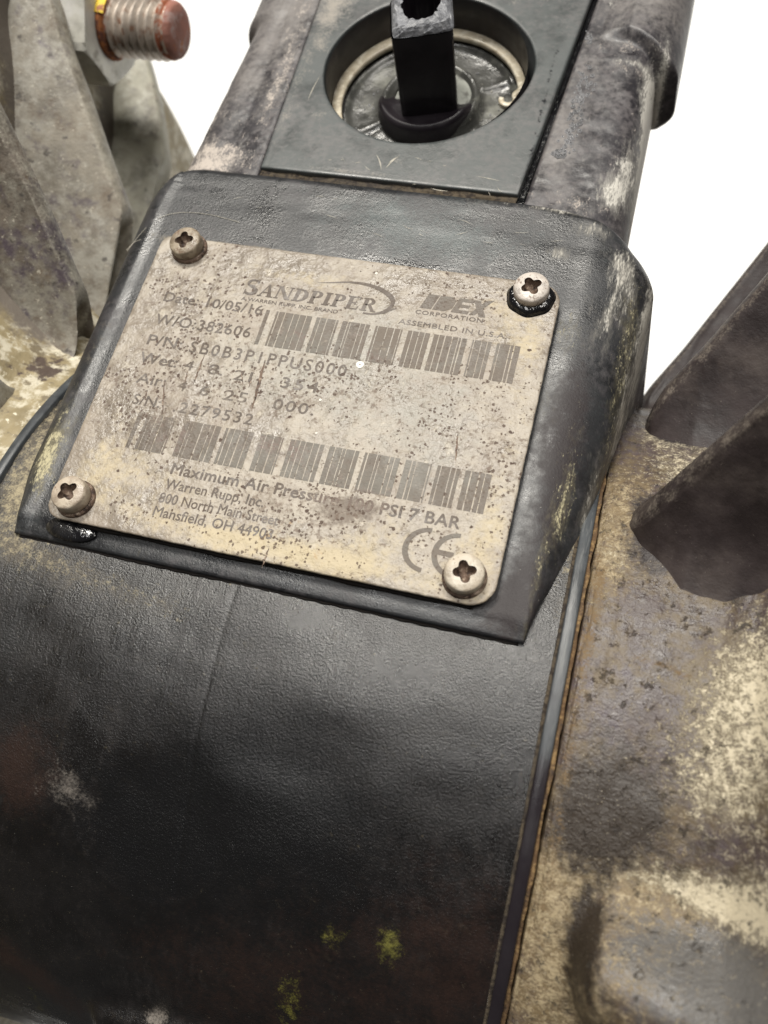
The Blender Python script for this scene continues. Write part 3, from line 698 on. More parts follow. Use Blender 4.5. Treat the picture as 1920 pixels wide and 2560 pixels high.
# ---- air valve cover above the block: two side cheeks, centre panel with the bore
def flare(pts):
    """the centre panel and its two grooves widen a little towards the top"""
    x = pts[..., 0]; y = pts[..., 1]
    wgt = np.where(np.abs(x) < 30, (np.abs(x)/30.0)**4, np.clip((54-np.abs(x))/24, 0, 1))
    pts[..., 0] = x + wgt*np.clip(y-57, 0, 200)*np.where(x > 0, 0.088, -0.035)
    return pts
def cheek(side, attrs, label):
    Yr = list(np.linspace(52.5, 107.2, 130)) + list(np.linspace(107.5, 110.5, 10)) + list(np.linspace(111.5, 152, 50))
    rows = []
    for y in Yr:
        k = min(max((y-107.2)/3.2, 0), 1); k = k*k*(3-2*k)
        if side > 0:
            a, b, z, rz, drop = 45.5, 54.2, -3.5, 10.0, 8
            b += 4.8*k; a += 1.5*k; z0 = z + 0.0
            prof = [(31.5, -9.0), (31.5, -4.3), (32.0, -3.55)] + [(q, z0 + 2.2*k*np.clip((q-36)/8, 0, 1)) for q in np.linspace(32.6, a, 34)]
            zz = prof[-1][1]
        else:
            a, b, z, rz, drop = 40.5, 49.5, -3.3, 12.0, 8
            b += 3.6*np.clip(1-(y-57)/55, 0, 1) + 3.2*k; a += 2.0*np.clip(1-(y-57)/55, 0, 1)
            prof = [(29.62, -9.0), (29.62, -3.0), (29.8, -2.8)] + [(q, z + 0.5 - 1.0*np.clip((q-30)/8, 0, 1)**2 + 0.6*k*np.clip((q-36)/4, 0, 1)) for q in np.linspace(30.8, a, 34)]
            zz = prof[-1][1]
        for t in np.linspace(0, 90, 24)[1:]:
            t = math.radians(t); prof.append((a + (b-a)*math.sin(t), zz - rz*(1-math.cos(t))))
        for q in np.linspace(0, 1, 12)[1:]: prof.append((b + 0.6*q, zz - rz - drop*q))
        for q in np.linspace(0, 90, 8)[1:]: prof.append((b + 0.6 - 5*(1-math.cos(math.radians(q))), zz - rz - drop - 5*math.sin(math.radians(q))))
        prof.append((25, zz - rz - drop - 9))
        pr = np.array(prof)
        rows.append(np.stack([side*pr[:, 0], np.full(len(pr), y), pr[:, 1]], -1))
    pts = np.array(rows)
    if side > 0:                             # the flange edge bows: nearer the top at the panel, lower at the outside
        sh = np.clip((pts[..., 0]-40)/16, 0, 1)**2*6.0
        pts[..., 1] -= sh * np.clip((pts[..., 1]-70)/37, 0, 1)
    pts[..., 2] += 0.12*smoothnoise(pts.shape[0], pts.shape[1], [(24, 10), (60, 24)], 33 + side)
    pts = flare(pts)
    return grid('valve_cover', pts, M_cover, pump, attrs, flip=(side > 0), label=label)
cheek(1, dict(dust=blobs([(50, 100, 6, 3, .6), (46, 106, 8, 2, .5), (52, 75, 4, 10, .35), (36, 60, 8, 2, .3), (45, 58, 8, 3, .4), (40, 92, 3, 4, .25)]),
              chalk=blobs([(53.5, 96, 2.6, 9, .85), (54.5, 86, 2.0, 8, .75), (51.5, 70, 2.6, 8, .7), (49, 63, 3, 5, .6), (55, 74, 1.2, 14, .9), (55.2, 90, 1, 18, .9), (48, 101, 6, 1.2, .5), (40, 124, 2, 8, .5)]),
              haze=blobs([(36, 80, 6, 26, .6), (50, 122, 12, 12, .9)]),
              oil=blobs([(44, 80, 5, 14, .35), (48, 104, 8, 1.8, .5), (31.6, 90, .9, 40, .8), (34, 109, 3, 1, .6)])),
      'right half of the valve cover, scraped chalky along its outer edge')
cheek(-1, dict(dust=blobs([(-45, 62, 8, 5, .75), (-38, 60, 8, 4, .6), (-47, 75, 5, 10, .4), (-34, 80, 4, 12, .4), (-33.5, 88, 1.6, 16, .4), (-35, 102, 2.0, 14, .4), (-48, 58, 8, 1.6, .7), (-36, 120, 8, 10, .5)]),
               haze=blobs([(-42, 110, 14, 18, .9), (-44, 84, 10, 14, .5)]),
               chalk=blobs([(-50, 90, 1, 30, .2)]), oil=blobs([(0, 0, 1, 1, 0)])), 'left half of the valve cover, coated in pale dust')
HX, HY, HR = 0.8, 94.0, 24.1
def ringplate(x0, x1, y0, y1, r, z, zlow, n=128, nr=26, round_=0.35):
    """plate with a round hole: polar grid from hole rim out to the rectangle, then side walls"""
    a = np.linspace(0, 2*np.pi, n, endpoint=False); rows = []
    ox = np.cos(a); oy = np.sin(a)
    tx = np.where(ox > 0, (x1-HX)/np.maximum(ox, 1e-6), (x0-HX)/np.minimum(ox, -1e-6))
    ty = np.where(oy > 0, (y1-HY)/np.maximum(oy, 1e-6), (y0-HY)/np.minimum(oy, -1e-6))
    tm = np.minimum(tx, ty)
    # snap nearest samples to the four corners
    for cx, cy in ((x0, y0), (x0, y1), (x1, y0), (x1, y1)):
        ang = math.atan2(cy-HY, cx-HX) % (2*math.pi); k = int(round(ang/(2*math.pi)*n)) % n
        a[k] = ang; tm[k] = math.hypot(cx-HX, cy-HY)
    ox = np.cos(a); oy = np.sin(a)
    def ring(rad, zz): return np.stack([HX + ox*rad, HY + oy*rad, np.full(n, zz) if np.isscalar(zz) else zz], -1)
    rows += [ring(r, zlow), ring(r, z-round_), ring(r+round_*.3, z-round_*.3), ring(r+round_, z)]
    for q in np.linspace(0, 1, nr)[1:]: rows.append(ring((r+round_)*(1-q) + (tm-round_)*q, z))
    rows += [ring(tm-round_*.3, z-round_*.3), ring(tm, z-round_), ring(tm, z-4.0)]
    return np.array(rows)
pts = flare(ringplate(-29.6, 29.9, 58.5, 152, HR, -2.7, -26))
grid('centre_panel', pts, M_panel, pump, dict(
    dust=blobs([(-28, 95, 3, 22, .35), (-27, 112, 5, 14, .5), (-29, 72, 2, 12, .3), (-20, 76, 3, 1.4, .6), (2, 64, 3, 2, .3), (-10, 60, 14, .8, .5), (22, 125, 14, 14, .25), (-22, 124, 12, 12, .6)]),
    oil=blobs([(30.5, 85, 1.0, 40, .55), (-15, 74, 3, 2, .3)])), closev=True, flip=True)
# backing under the gaps
def slab(name, x0, x1, y0, y1, z, m, parent=pump, nz=0.25):
    X, Y = np.meshgrid(np.linspace(x0, x1, 50), np.linspace(y0, y1, 20), indexing='ij')
    Z = z + nz*smoothnoise(50, 20, [(16, 5), (30, 9)], 8)
    return grid(name, flare(np.stack([X, Y, Z], -1)), m, parent)
slab('silt', -29.6, 29.9, 56.4, 59.6, -3.7, M_gapbrown)
slab('silt', 29.6, 32.0, 56.4, 152, -4.6, M_oil, nz=0.5)
slab('lug', -29.0, 31.0, 52.0, 57.2, -4.2, M_gapbrown)

# ---- bore: wall, piston, snap ring, stem
a = np.linspace(0, 2*np.pi, 128, endpoint=False)
pts = lathe_pts([(HR-0.02, -3.1), (HR-0.02, -11.6), (HR+0.9, -11.8), (HR+0.9, -13.4), (HR-0.3, -13.6), (HR-0.3, -17), (HR-2.2, -14.2), (HR-2.4, -26)], 128, (HX, HY, 0))
grid('bore', pts, M_bore, pump, closev=True, flip=True)
prof = [(0.01, -12.0), (9.4, -12.0), (9.8, -12.4)]
disc = lathe_pts(prof, 64, (2.1, 93.9, 0))
prof2 = [(9.3, -9.9), (10.2, -9.3), (10.9, -8.7), (11.6, -8.6), (12.2, -9.1), (12.6, -11.0), (13.4, -12.2), (15, -12.5), (18, -12.6), (20.2, -12.4), (21.2, -11.4), (21.9, -11.2), (22.3, -12.0), (23.7, -13.0)]
pp = np.array(prof2); tt = np.linspace(0, len(pp)-1, 60)
pp = np.stack([np.interp(tt, np.arange(len(pp)), pp[:, 0]), np.interp(tt, np.arange(len(pp)), pp[:, 1])], -1)
for _ in range(2): pp[1:-1] = (pp[:-2] + 2*pp[1:-1] + pp[2:])/4
pp[:, 1] -= 2.6
pis = lathe_pts(pp, 160, (1.2, 94.0, 0))
pis[..., 2] += 0.12*smoothnoise(60, 160, [(5, 24), (12, 50)], 17)
A_ = np.linspace(0, 2*np.pi, 160, endpoint=False)
for k in range(4):                           # low radial ribs moulded in the piston
    dth = (A_ - (k*math.pi/2 + 0.55) + math.pi) % (2*math.pi) - math.pi
    rr_ = pp[:, 0:1]
    pis[..., 2] += 1.0*np.exp(-((dth[None, :]*rr_)/0.7)**2) * ((rr_ > 13.2) & (rr_ < 21))
piston = grid('piston', pis, M_piston, pump, closev=True, flip=True)
grid('seat_disc', disc, M_seat, piston, closev=True, flip=True)
# snap ring: open C with an eyelet at its right end
def snap():
    cpath = []; wid = []
    for t in np.linspace(16, 222, 150):
        r = 22.9; th = math.radians(t); cpath.append((HX + r*math.cos(th), HY + r*math.sin(th)))
        wid.append(1.0 + 0.5*math.sin(math.radians((t-16)/206*180)))
    # S-bend into the eye
    ex, ey = HX + 19.6, HY + 1.6
    lead = []
    for t in np.linspace(-190, 40, 26):
        th = math.radians(t); lead.append((ex + 1.75*math.cos(th), ey + 1.75*math.sin(th)))
    bez0 = np.array(lead[-1]); bez3 = np.array(cpath[0])
    tang = np.array([-math.sin(math.radians(16)), math.cos(math.radians(16))])
    bridge = [tuple((1-q)**3*bez0 + 3*(1-q)**2*q*(bez0 + np.array([-0.7, 1.4])) + 3*(1-q)*q*q*(bez3 - tang*2.0) + q**3*bez3) for q in np.linspace(0.1, 0.92, 9)]
    path = lead + bridge + cpath; W = [0.62]*len(lead) + list(np.linspace(.65, .93, len(bridge))) + wid
    path = np.array(path); n = len(path); z = -12.2
    pts = np.zeros((n, 8, 3))
    for i in range(n):
        t = path[min(i+1, n-1)] - path[max(i-1, 0)]; t /= np.linalg.norm(t); nn = np.array([-t[1], t[0]])
        wv = W[i]
        for j, (sx, sz) in enumerate(((-1, -.5), (-1, .35), (-.8, .5), (.8, .5), (1, .35), (1, -.5), (.8, -.6), (-.8, -.6))):
            q = path[i] + nn*sx*wv; pts[i, j] = (q[0], q[1], z + sz*1.3)
    return pts
grid('snap_ring', snap(), M_ring, pump, closev=True)
# square stem with a broken top
STX, STY = 1.0, 93.9
def stem():
    h = 6.9; n = 12; per = []
    for (x0, y0, x1, y1) in ((-h, -h, h, -h), (h, -h, h, h), (h, h, -h, h), (-h, h, -h, -h)):
        for q in np.linspace(0, 1, n, endpoint=False): per.append((x0 + (x1-x0)*q, y0 + (y1-y0)*q))
    per = np.array(per)
    r = np.abs(per).max(1)
    per_r = None
    per = per / (1 + 0.055*(np.minimum(np.abs(per[:, 0]), np.abs(per[:, 1]))/h)**8)[:, None]
    ca, sa = math.cos(math.radians(16)), math.sin(math.radians(16))
    per = np.stack([per[:, 0]*ca - per[:, 1]*sa, per[:, 0]*sa + per[:, 1]*ca], -1)
    zt = 10.6 + 0.35*rng.normal(size=len(per)).cumsum()*0.25; zt -= np.linspace(zt[0], zt[-1], len(per)) - 10.6
    zs = [-13.0, -6, -2, 2, 6, 9]
    rows = [np.stack([STX + per[:, 0], STY + per[:, 1], np.full(len(per), z)], -1) for z in zs]
    rows.append(np.stack([STX + per[:, 0], STY + per[:, 1], zt], -1))
    return np.array(rows), per, zt
rows, per, zt = stem()
# dark collar at the stem foot, its front doubling as the stem's shadow
pc_ = lathe_pts([(5.0, -10.6), (8.6, -10.4), (10.0, -9.9), (10.8, -9.0), (11.5, -9.0), (12.0, -10.4), (12.4, -14.0)], 72, (STX-0.4, STY-0.8, 0))
ang_ = np.arctan2(pc_[..., 1]-STY, pc_[..., 0]-STX); low_ = np.clip(0.35 - 1.3*np.sin(ang_), 0, 1)
pc_[..., 2] = -13.6 + (pc_[..., 2] + 13.6)*low_
grid('stem_collar', pc_, M_stem, pump, closev=True, flip=True)
stem_o = grid('stem', rows, M_stem, pump, closev=True, smooth=False)
prof = [(10.8, -9.4), (9.6, -8.7), (8.9, -8.0)]
n = len(per)
top = []
rel = [1.0, 0.985, 0.93, 0.86, 0.80, 0.73, 0.66]
for i, f in enumerate(rel):
    jit = rng.normal(size=n)*0.16*(1 if i else 0)
    lift = [0, 0.5, 1.5, 2.3, 2.7, 2.9, 2.8][i]
    q = per*f
    if f < 0.78:
        rad = np.hypot(per[:, 0], per[:, 1]); q = per/rad[:, None]*(4.4 + 0.2*rng.normal(size=n))[:, None] if i == 6 else per*f*(0.6 + 0.4*6.35/rad)[:, None]
    back = np.clip((per[:, 1] + 6.35)/12.7, 0, 1)
    top.append(np.stack([STX + q[:, 0] + 0.2, STY + q[:, 1] + 0.4, zt + lift*(0.7 + 0.6*back) + jit], -1))
grid('broken_rim', np.array(top), M_stemtop, stem_o, closev=True, smooth=False)
hole = []
for i, (f, z) in enumerate(((1.0, 0), (0.96, -1.2), (0.9, -5), (0.85, -9), (0.02, -9.2))):
    q = top[-1].copy(); c = q.mean(0); q[:, :2] = c[:2] + (q[:, :2]-c[:2])*f; q[:, 2] = q[:, 2] + z if i < 2 else c[2] + z; hole.append(q)
grid('stem_hole', np.array(hole), M_stem, stem_o, closev=True)
# broken bits lying on the front edge of the rim
# ---- nameplate
PW, PH_ = 88.0, 68.75
def plate_outline(rad, n=14):
    out = []
    for (sx, sy, a0, r) in ((1, -1, -90, rad), (1, 1, 0, rad), (-1, 1, 90, rad*0.55), (-1, -1, 180, rad*0.75)):
        cx = sx*(PW/2-r); cy = sy*(PH_/2-r)
        for t in np.linspace(0, 90, n): out.append((cx + r*math.cos(math.radians(a0+t)), cy + r*math.sin(math.radians(a0+t))))
    return np.array(out)
ol = plate_outline(4.6)
# densify straight runs
den = []
for i in range(len(ol)):
    a_, b_ = ol[i], ol[(i+1) % len(ol)]; L_ = np.hypot(*(b_-a_)); k = max(1, int(L_/1.0))
    for q in range(k): den.append(a_ + (b_-a_)*q/k)
ol = np.array(den)
nz = np.array([0.10*math.sin(i*1.3) + 0.08*math.sin(i*2.9+1) for i in range(len(ol))])
ol = ol * (1 + nz[:, None]*0.006)
rows = []
for (ins, z) in ((1.2, -0.95), (0.1, -0.95), (0.0, -0.25), (0.12, -0.07), (0.35, 0.0)):
    c = ol*(1 - ins/np.array([PW/2, PH_/2])); rows.append(np.concatenate([c, np.full((len(c), 1), z)], 1))
for f in np.linspace(0.98, 0.02, 60):
    c = ol*(1-0.35/np.array([PW/2, PH_/2]))*f; rows.append(np.concatenate([c, np.full((len(c), 1), 0.0)], 1))
rows.append(np.zeros((len(ol), 3)))
plateattrs = dict(
    grey=blobs([(-14, 6, 16, 14, .45), (12, 3, 20, 16, .55), (10, 22, 16, 10, .35), (28, -2, 10, 14, .35), (2, -26, 14, 6, .3)]),
    cream=blobs([(-36, -20, 9, 14, .45), (10, -32, 22, 3.5, .7), (36, 24, 8, 12, .55), (-8, 28, 12, 3, .5), (38, -24, 8, 12, .5), (-30, 22, 10, 8, .3), (-10, -31, 20, 3, .4), (20, -26, 8, 6, .5), (41, 0, 4, 30, .35), (-18, -24, 20, 8, .3)]),
    rust=blobs([(12, -31.5, 4, 2, .6), (5, -26, 6, 5, .45), (-1, -30, 5, 3, .35), (-11, 27, 5, 2, .35), (-40, 15, 1.4, 14, .3), (24, -32.8, 6, 1, .35), (-44, -5, 1.2, 20, .3), (25, 30, 2, 1, .5), (-10, 33.5, 20, .8, .3)]),
    stain=blobs([(15, -20.5, 9, 3.5, .85), (11, -25, 8, 3.5, .5), (6, -30, 12, 2.5, .35), (-6, 14, 4, 3, .5), (-2, -12, 12, 4, .4), (10, 11, 4, 3, .3), (-25, -13, 8, 4, .35), (24, 14, 3, 3, .3), (6, 16, 3, 2, .45), (-36, 33.0, 7, 3, .3), (-38.3, -30.5, 6, 5, .25)]),
    pits=blobs([(-30, 2, 14, 10, .35), (-6, 2, 14, 8, .3), (12, 6, 14, 8, .3), (6, -24, 16, 8, .5), (38, -6, 8, 14, .3), (-34, -10, 12, 6, .3), (-34, 24, 12, 8, .25)]),
    worn=blobs([(-20, -2.5, 16, 2.5, .5), (-28, -8, 8, 3, .45), (-20, 2, 8, 2, .2), (26, 24, 8, 3, -.3), (14, -22, 6, 3, .4), (24, 22, 12, 2.5, -.35), (28, -26, 8, 5, -.3)]))
nameplate = grid('nameplate', np.array(rows), M_plate, pump, plateattrs, closev=True, flip=True, label='dull beige pitted steel nameplate with etched lettering and two barcodes')

ZT = 0.035
def flatmesh(name, verts, faces, m, parent=nameplate, z=ZT, label=None):
    zz = [z]*len(verts)
    for i_, f_ in enumerate(faces):
        for q_ in f_: zz[q_] = z + 0.004*(i_ % 7)
    V = [(v[0], v[1], zz[k_]) for k_, v in enumerate(verts)]
    me = mesh_of(V, faces, None, name); setattrs(me, plateattrs)
    o = link(name, me, m, None, False, None, label); o.parent = parent
    return o
def subdiv_text(name, body, x0, x1, y, cap, m=M_etch, bold=0.0, shear=0.0, space=1.0, slope=0.0):
    cu = bpy.data.curves.new('tmp', 'FONT'); cu.body = body; cu.size = 1.0; cu.resolution_u = 3; cu.offset = 0.0; cu.shear = shear
    cu.space_character = space
    o = bpy.data.objects.new('tmp', cu); col.objects.link(o)
    bpy.context.view_layer.update()
    me = bpy.data.meshes.new_from_object(o.evaluated_get(bpy.context.evaluated_depsgraph_get()))
    bpy.data.objects.remove(o); bpy.data.curves.remove(cu)
    n = len(me.vertices); co = np.empty(n*3); me.vertices.foreach_get('co', co); co = co.reshape(-1, 3)
    mx, Mx = co[:, 0].min(), co[:, 0].max()
    capu = 0.70
    out = np.zeros_like(co)
    out[:, 0] = x0 + (co[:, 0]-mx)/(Mx-mx)*(x1-x0)
    out[:, 1] = y + co[:, 1]/capu*cap + slope*(out[:, 0]-x0)
    out[:, 2] = ZT
    me.vertices.foreach_set('co', (out*S).ravel()); me.update()
    F0 = [list(p.vertices) for p in me.polygons]; sh = (bold + 0.012)*cap*1.6; V2 = []; F2 = []
    for k, (ax, ay) in enumerate(((-.5, 0), (.5, 0), (0, .5), (0, -.5))):
        V2.append(out + np.array([ax*sh, ay*sh, 0.004*k])); F2 += [[i + k*n for i in f] for f in F0]
    bpy.data.meshes.remove(me); me = mesh_of(np.concatenate(V2), F2, None, name)
    while me.materials: me.materials.pop()
    setattrs(me, plateattrs)
    me.name = name
    ob = link(name, me, m, None, False); ob.parent = nameplate
    return ob
T = subdiv_text
T('lettering', 'Date: 10/05/16', -37.8, -15.4, 17.4, 2.35, bold=0.012)
T('lettering', 'W/O:382606', -37.7, -16.2, 11.6, 2.5, bold=0.012, space=1.1)
T('lettering', 'P/N:', -37.5, -29.8, 6.4, 2.45, bold=0.012)
T('lettering', 'SB0B3P1PPUS000', -27.8, 6.0, 6.1, 2.7, bold=0.008, space=1.25)
T('lettering', 'Wet:', -37.7, -29.2, 2.0, 2.45, bold=0.012)
T('lettering', '4', -27.4, -25.6, 1.9, 2.3, bold=0.010)
T('lettering', '8.', -22.2, -18.9, 1.9, 2.3, bold=0.010)
T('lettering', '21', -16.4, -12.6, 1.5, 2.3, bold=0.010)
T('lettering', '354', -6.2, 1.5, 1.5, 2.4, bold=0.010, space=1.25)
T('lettering', 'Air:', -36.4, -30.0, -2.8, 2.4, bold=0.006)
T('lettering', '4', -27.2, -25.4, -3.0, 2.3, bold=0.006)
T('lettering', '6', -22.2, -20.3, -3.2, 2.3, bold=0.010)
T('lettering', '25', -16.9, -12.0, -3.3, 2.3, bold=0.010, space=1.2)
T('lettering', '000.', -6.3, 2.2, -3.5, 2.4, bold=0.012, space=1.2)
T('lettering', 'S/N:', -35.4, -29.4, -7.6, 2.3, bold=0.004)
T('lettering', '.2279532', -26.2, -9.3, -7.8, 2.4, bold=0.008, space=1.2)
T('lettering', 'Maximum Air Pressure 100 PSI 7 BAR', -21.8, 35.2, -21.0, 2.35, bold=0.028, space=1.05)
T('lettering', 'Warren Rupp, Inc.', -21.9, -1.6, -24.1, 2.05, bold=0.012)
T('lettering', '800 North Main Street', -22.1, 2.3, -27.1, 2.05, bold=0.008)
T('lettering', 'Mansfield, OH 44903', -22.2, 2.0, -30.0, 2.05, bold=0.008)
T('lettering', 'A WARREN RUPP, INC. BRAND', -20.9, 0.4, 20.35, 0.85, bold=0.03)
T('lettering', 'CORPORATION', 16.2, 30.0, 23.0, 0.95, bold=0.03, space=1.1)
T('lettering', 'ASSEMBLED IN U.S.A.', 13.4, 35.4, 20.1, 1.15, bold=0.02, space=1.1)

# serif word, drawn letter by letter
def strokes_to_mesh(polys):
    V = []; F = []
    for p in polys:
        b = len(V); V += [tuple(q) for q in p]; F.append(list(range(b, b+len(p))))
    return V, F
def quad(x0, y0, x1, y1, w0, w1=None):
    w1 = w0 if w1 is None else w1
    return [(x0-w0/2, y0), (x0+w0/2, y0), (x1+w1/2, y1), (x1-w1/2, y1)]
def hbar(x0, x1, y, h): return [(x0, y), (x1, y), (x1, y+h), (x0, y+h)]
def arc(cx, cy, rx, ry, t0, t1, wmid, wend, n=12):
    out = []; ts = np.linspace(t0, t1, n)
    for i in range(n-1):
        q = []
        for (t, sgn) in ((ts[i], 1), (ts[i+1], 1), (ts[i+1], -1), (ts[i], -1)):
            k = math.sin((t-t0)/(t1-t0)*math.pi); wv = (wend + (wmid-wend)*k)/2
            th = math.radians(t); q.append((cx + (rx+sgn*wv)*math.cos(th), cy + (ry+sgn*wv*0.8)*math.sin(th)))
        out.append(q)
    return out
def letter(ch):
    s = 0.24; t = 0.09; sf = 0.09; P_ = []
    def stem_(x, w_=s): P_.append(quad(x, 0, x, 1, w_)); P_.append(hbar(x-w_/2-.1, x+w_/2+.1, 0, sf)); P_.append(hbar(x-w_/2-.1, x+w_/2+.1, 1-sf, sf))
    if ch == 'I': stem_(.25); return P_, .5
    if ch == 'N':
        stem_(.16, t); stem_(.92, t); P_.append([(.08, 1), (.34, 1), (.98, 0), (.72, 0)]); return P_, 1.08
    if ch == 'D':
        stem_(.24); P_.extend(arc(.34, .5, .46, .45, -90, 90, .26, .09)); P_.append(hbar(.24, .36, 0, .09)); P_.append(hbar(.24, .36, .91, .09)); return P_, .95
    if ch == 'P':
        stem_(.24); P_.extend(arc(.36, .73, .30, .225, -90, 90, .24, .08)); P_.append(hbar(.24, .38, .46, .08)); P_.append(hbar(.24, .38, .92, .08)); return P_, .82
    if ch == 'R':
        stem_(.24); P_.extend(arc(.36, .73, .30, .225, -90, 90, .24, .08)); P_.append(hbar(.24, .38, .46, .08)); P_.append(hbar(.24, .38, .92, .08))
        P_.append([(.38, .5), (.60, .5), (.98, 0), (.72, 0)]); P_.append(hbar(.68, 1.02, 0, sf)); return P_, 1.0
    if ch == 'E':
        stem_(.24); P_.append(hbar(.24, .78, 0, .09)); P_.append(hbar(.24, .76, .91, .09)); P_.append(hbar(.3, .58, .47, .08))
        P_.append([(.70, 0), (.80, 0), (.84, .28), (.78, .28)]); P_.append([(.70, 1), (.78, 1), (.80, .76), (.74, .76)]); P_.append(quad(.58, .36, .58, .64, .07)); return P_, .88
    if ch == 'A':
        P_.append([(.08, 0), (.18, 0), (.50, 1), (.46, 1)]); P_.append([(.64, 0), (.92, 0), (.56, 1), (.42, 1)]); P_.append(hbar(.26, .7, .30, .08))
        P_.append(hbar(0, .28, 0, sf)); P_.append(hbar(.56, 1.0, 0, sf)); return P_, .98
    if ch == 'S':
        P_.extend(arc(.38, .74, .25, .21, 20, 250, .16, .12)); P_.extend(arc(.38, .27, .27, .22, 80, -160, .22, .12))
        P_.append([(.16, .66), (.34, .44), (.62, .38), (.50, .62)]); P_.append(quad(.62, .72, .62, 1.0, .05)); P_.append(quad(.12, 0, .12, .32, .05)); return P_, .76
def word(s, x0, x1, y, h, big_first=1.25):
    polys = []; x = 0; wd = []
    for i, ch in enumerate(s):
        P_, adv = letter(ch); f = big_first if i == 0 else 1.0
        for p in P_: polys.append([(x + q[0]*f*1.0 + 0.12*q[1], q[1]*f) for q in p])
        x += adv*f + 0.06
    k = (x1-x0)/x
    return [[(x0 + q[0]*k, y + q[1]*h) for q in p] for p in polys]
polys = word('SANDPIPER', -21.4, 8.2, 21.9, 3.2)
def ribbon(path, wd):
    path = np.array(path, float); n = len(path); out = []
    def nrm(i):
        t = path[min(i+1, n-1)]-path[max(i-1, 0)]; t /= np.linalg.norm(t); return np.array([-t[1], t[0]])
    for i in range(n-1):
        a_, b_ = nrm(i)*wd[i]/2, nrm(i+1)*wd[i+1]/2
        out.append([tuple(path[i]-a_), tuple(path[i+1]-b_), tuple(path[i+1]+b_), tuple(path[i]+a_)])
    return out
sw = np.array([(-6, 27.2), (-3.6, 27.5), (0.5, 28.4), (4.2, 28.5), (7.6, 27.8), (10.2, 26.4), (11.2, 25.0), (10.9, 23.5), (9.6, 22.2), (7.6, 21.3), (5.6, 21.4)])
ts = np.linspace(0, len(sw)-1, 60); swd = np.stack([np.interp(ts, np.arange(len(sw)), sw[:, 0]), np.interp(ts, np.arange(len(sw)), sw[:, 1])], -1)
for _ in range(6): swd[1:-1] = (swd[:-2]+2*swd[1:-1]+swd[2:])/4
polys += ribbon(swd, np.interp(np.linspace(0, 1, 60), [0, .25, .5, .7, 1], [.05, .5, 1.1, .7, .35]))
polys += ribbon([(8.5, 21.6), (10, 22.2), (11.4, 23.2), (12.2, 23.6)], [.3, .5, .4, .1])
V, F = strokes_to_mesh(polys); flatmesh('brand_lettering', V, F, M_etch)
# corporate emblem: dark slanted block letters run together
pl = lambda pts, dx=0: [(x+dx, y) for (x, y) in pts]
emb = [pl([(16.7, 24.5), (19.1, 24.5), (20.2, 28.1), (17.9, 28.1)]),
       pl([(19.35, 24.5), (21.9, 24.5), (23.3, 25.4), (23.8, 27.2), (23.0, 28.1), (20.4, 28.1)]),
       pl([(23.2, 24.5), (26.6, 24.5), (26.8, 25.2), (24.6, 25.3), (24.8, 25.9), (26.6, 25.9), (26.8, 26.6), (24.9, 26.6), (25.1, 27.3), (27.2, 27.3), (27.4, 28.1), (24.3, 28.1)]),
       pl([(26.9, 24.5), (28.0, 24.5), (31.3, 28.6), (29.6, 28.2)]), pl([(28.9, 24.3), (30.3, 24.3), (28.6, 28.1), (27.2, 28.1)])]
V, F = strokes_to_mesh(emb); flatmesh('emblem', V, F, M_bar)
# CE mark
def cemark():
    out = []
    for cx, tail in ((30.6, 0), (36.0, 1)):
        out += arc(cx, -26.1, 4.0, 3.9, 90 if not tail else 92, 268 if not tail else 250, 1.05, 1.05, 20)
        if tail: out.append([(cx-4.2, -26.5), (cx-0.6, -26.6), (cx-0.6, -25.6), (cx-4.2, -25.5)])
    return out
V, F = strokes_to_mesh(cemark()); flatmesh('conformity_mark', V, F, M_bar)

def barcode(groups, ytop, ybot, lone, seed, skew):
    r = random.Random(seed); polys = []
    def bar(xa, xb):
        if xb-xa < 0.05: return
        n = 6
        for i in range(n):
            q0, q1 = i/n, (i+1)/n
            polys.append([(xa + skew*(1-q0)*0, ybot + (ytop-ybot)*q0), (xb, ybot + (ytop-ybot)*q0), (xb, ybot + (ytop-ybot)*q1), (xa, ybot + (ytop-ybot)*q1)])
    bar(*lone)
    for (a_, b_) in groups:
        L_ = b_-a_; k = max(3, int(round(L_/1.45))); cuts = sorted(a_ + L_*(i+0.5+r.uniform(-.33, .33))/k for i in range(k))
        x = a_
        for c in cuts:
            g = r.choice([0.17, 0.2, 0.26]); bar(x, c-g/2); x = c+g/2
        bar(x, b_)
    V, F = strokes_to_mesh(polys); flatmesh('barcode', V, F, M_bar)
barcode([(-12.3, -4.5), (-3.5, 1.2), (2.1, 7.9), (9.1, 14.7), (15.9, 20.4), (21.2, 27.9), (29.0, 32.8), (33.9, 38.5)], 18.8, 10.3, (-14.6, -13.8), 4, 0)
barcode([(-31.0, -24.9), (-22.8, -15.0), (-14.0, -8.1), (-6.6, -1.9), (-0.4, 6.4), (7.5, 13.4), (14.5, 21.4), (22.5, 27.5), (28.6, 32.9), (33.9, 38.8)], -9.3, -17.3, (-33.0, -32.2), 9, 0)

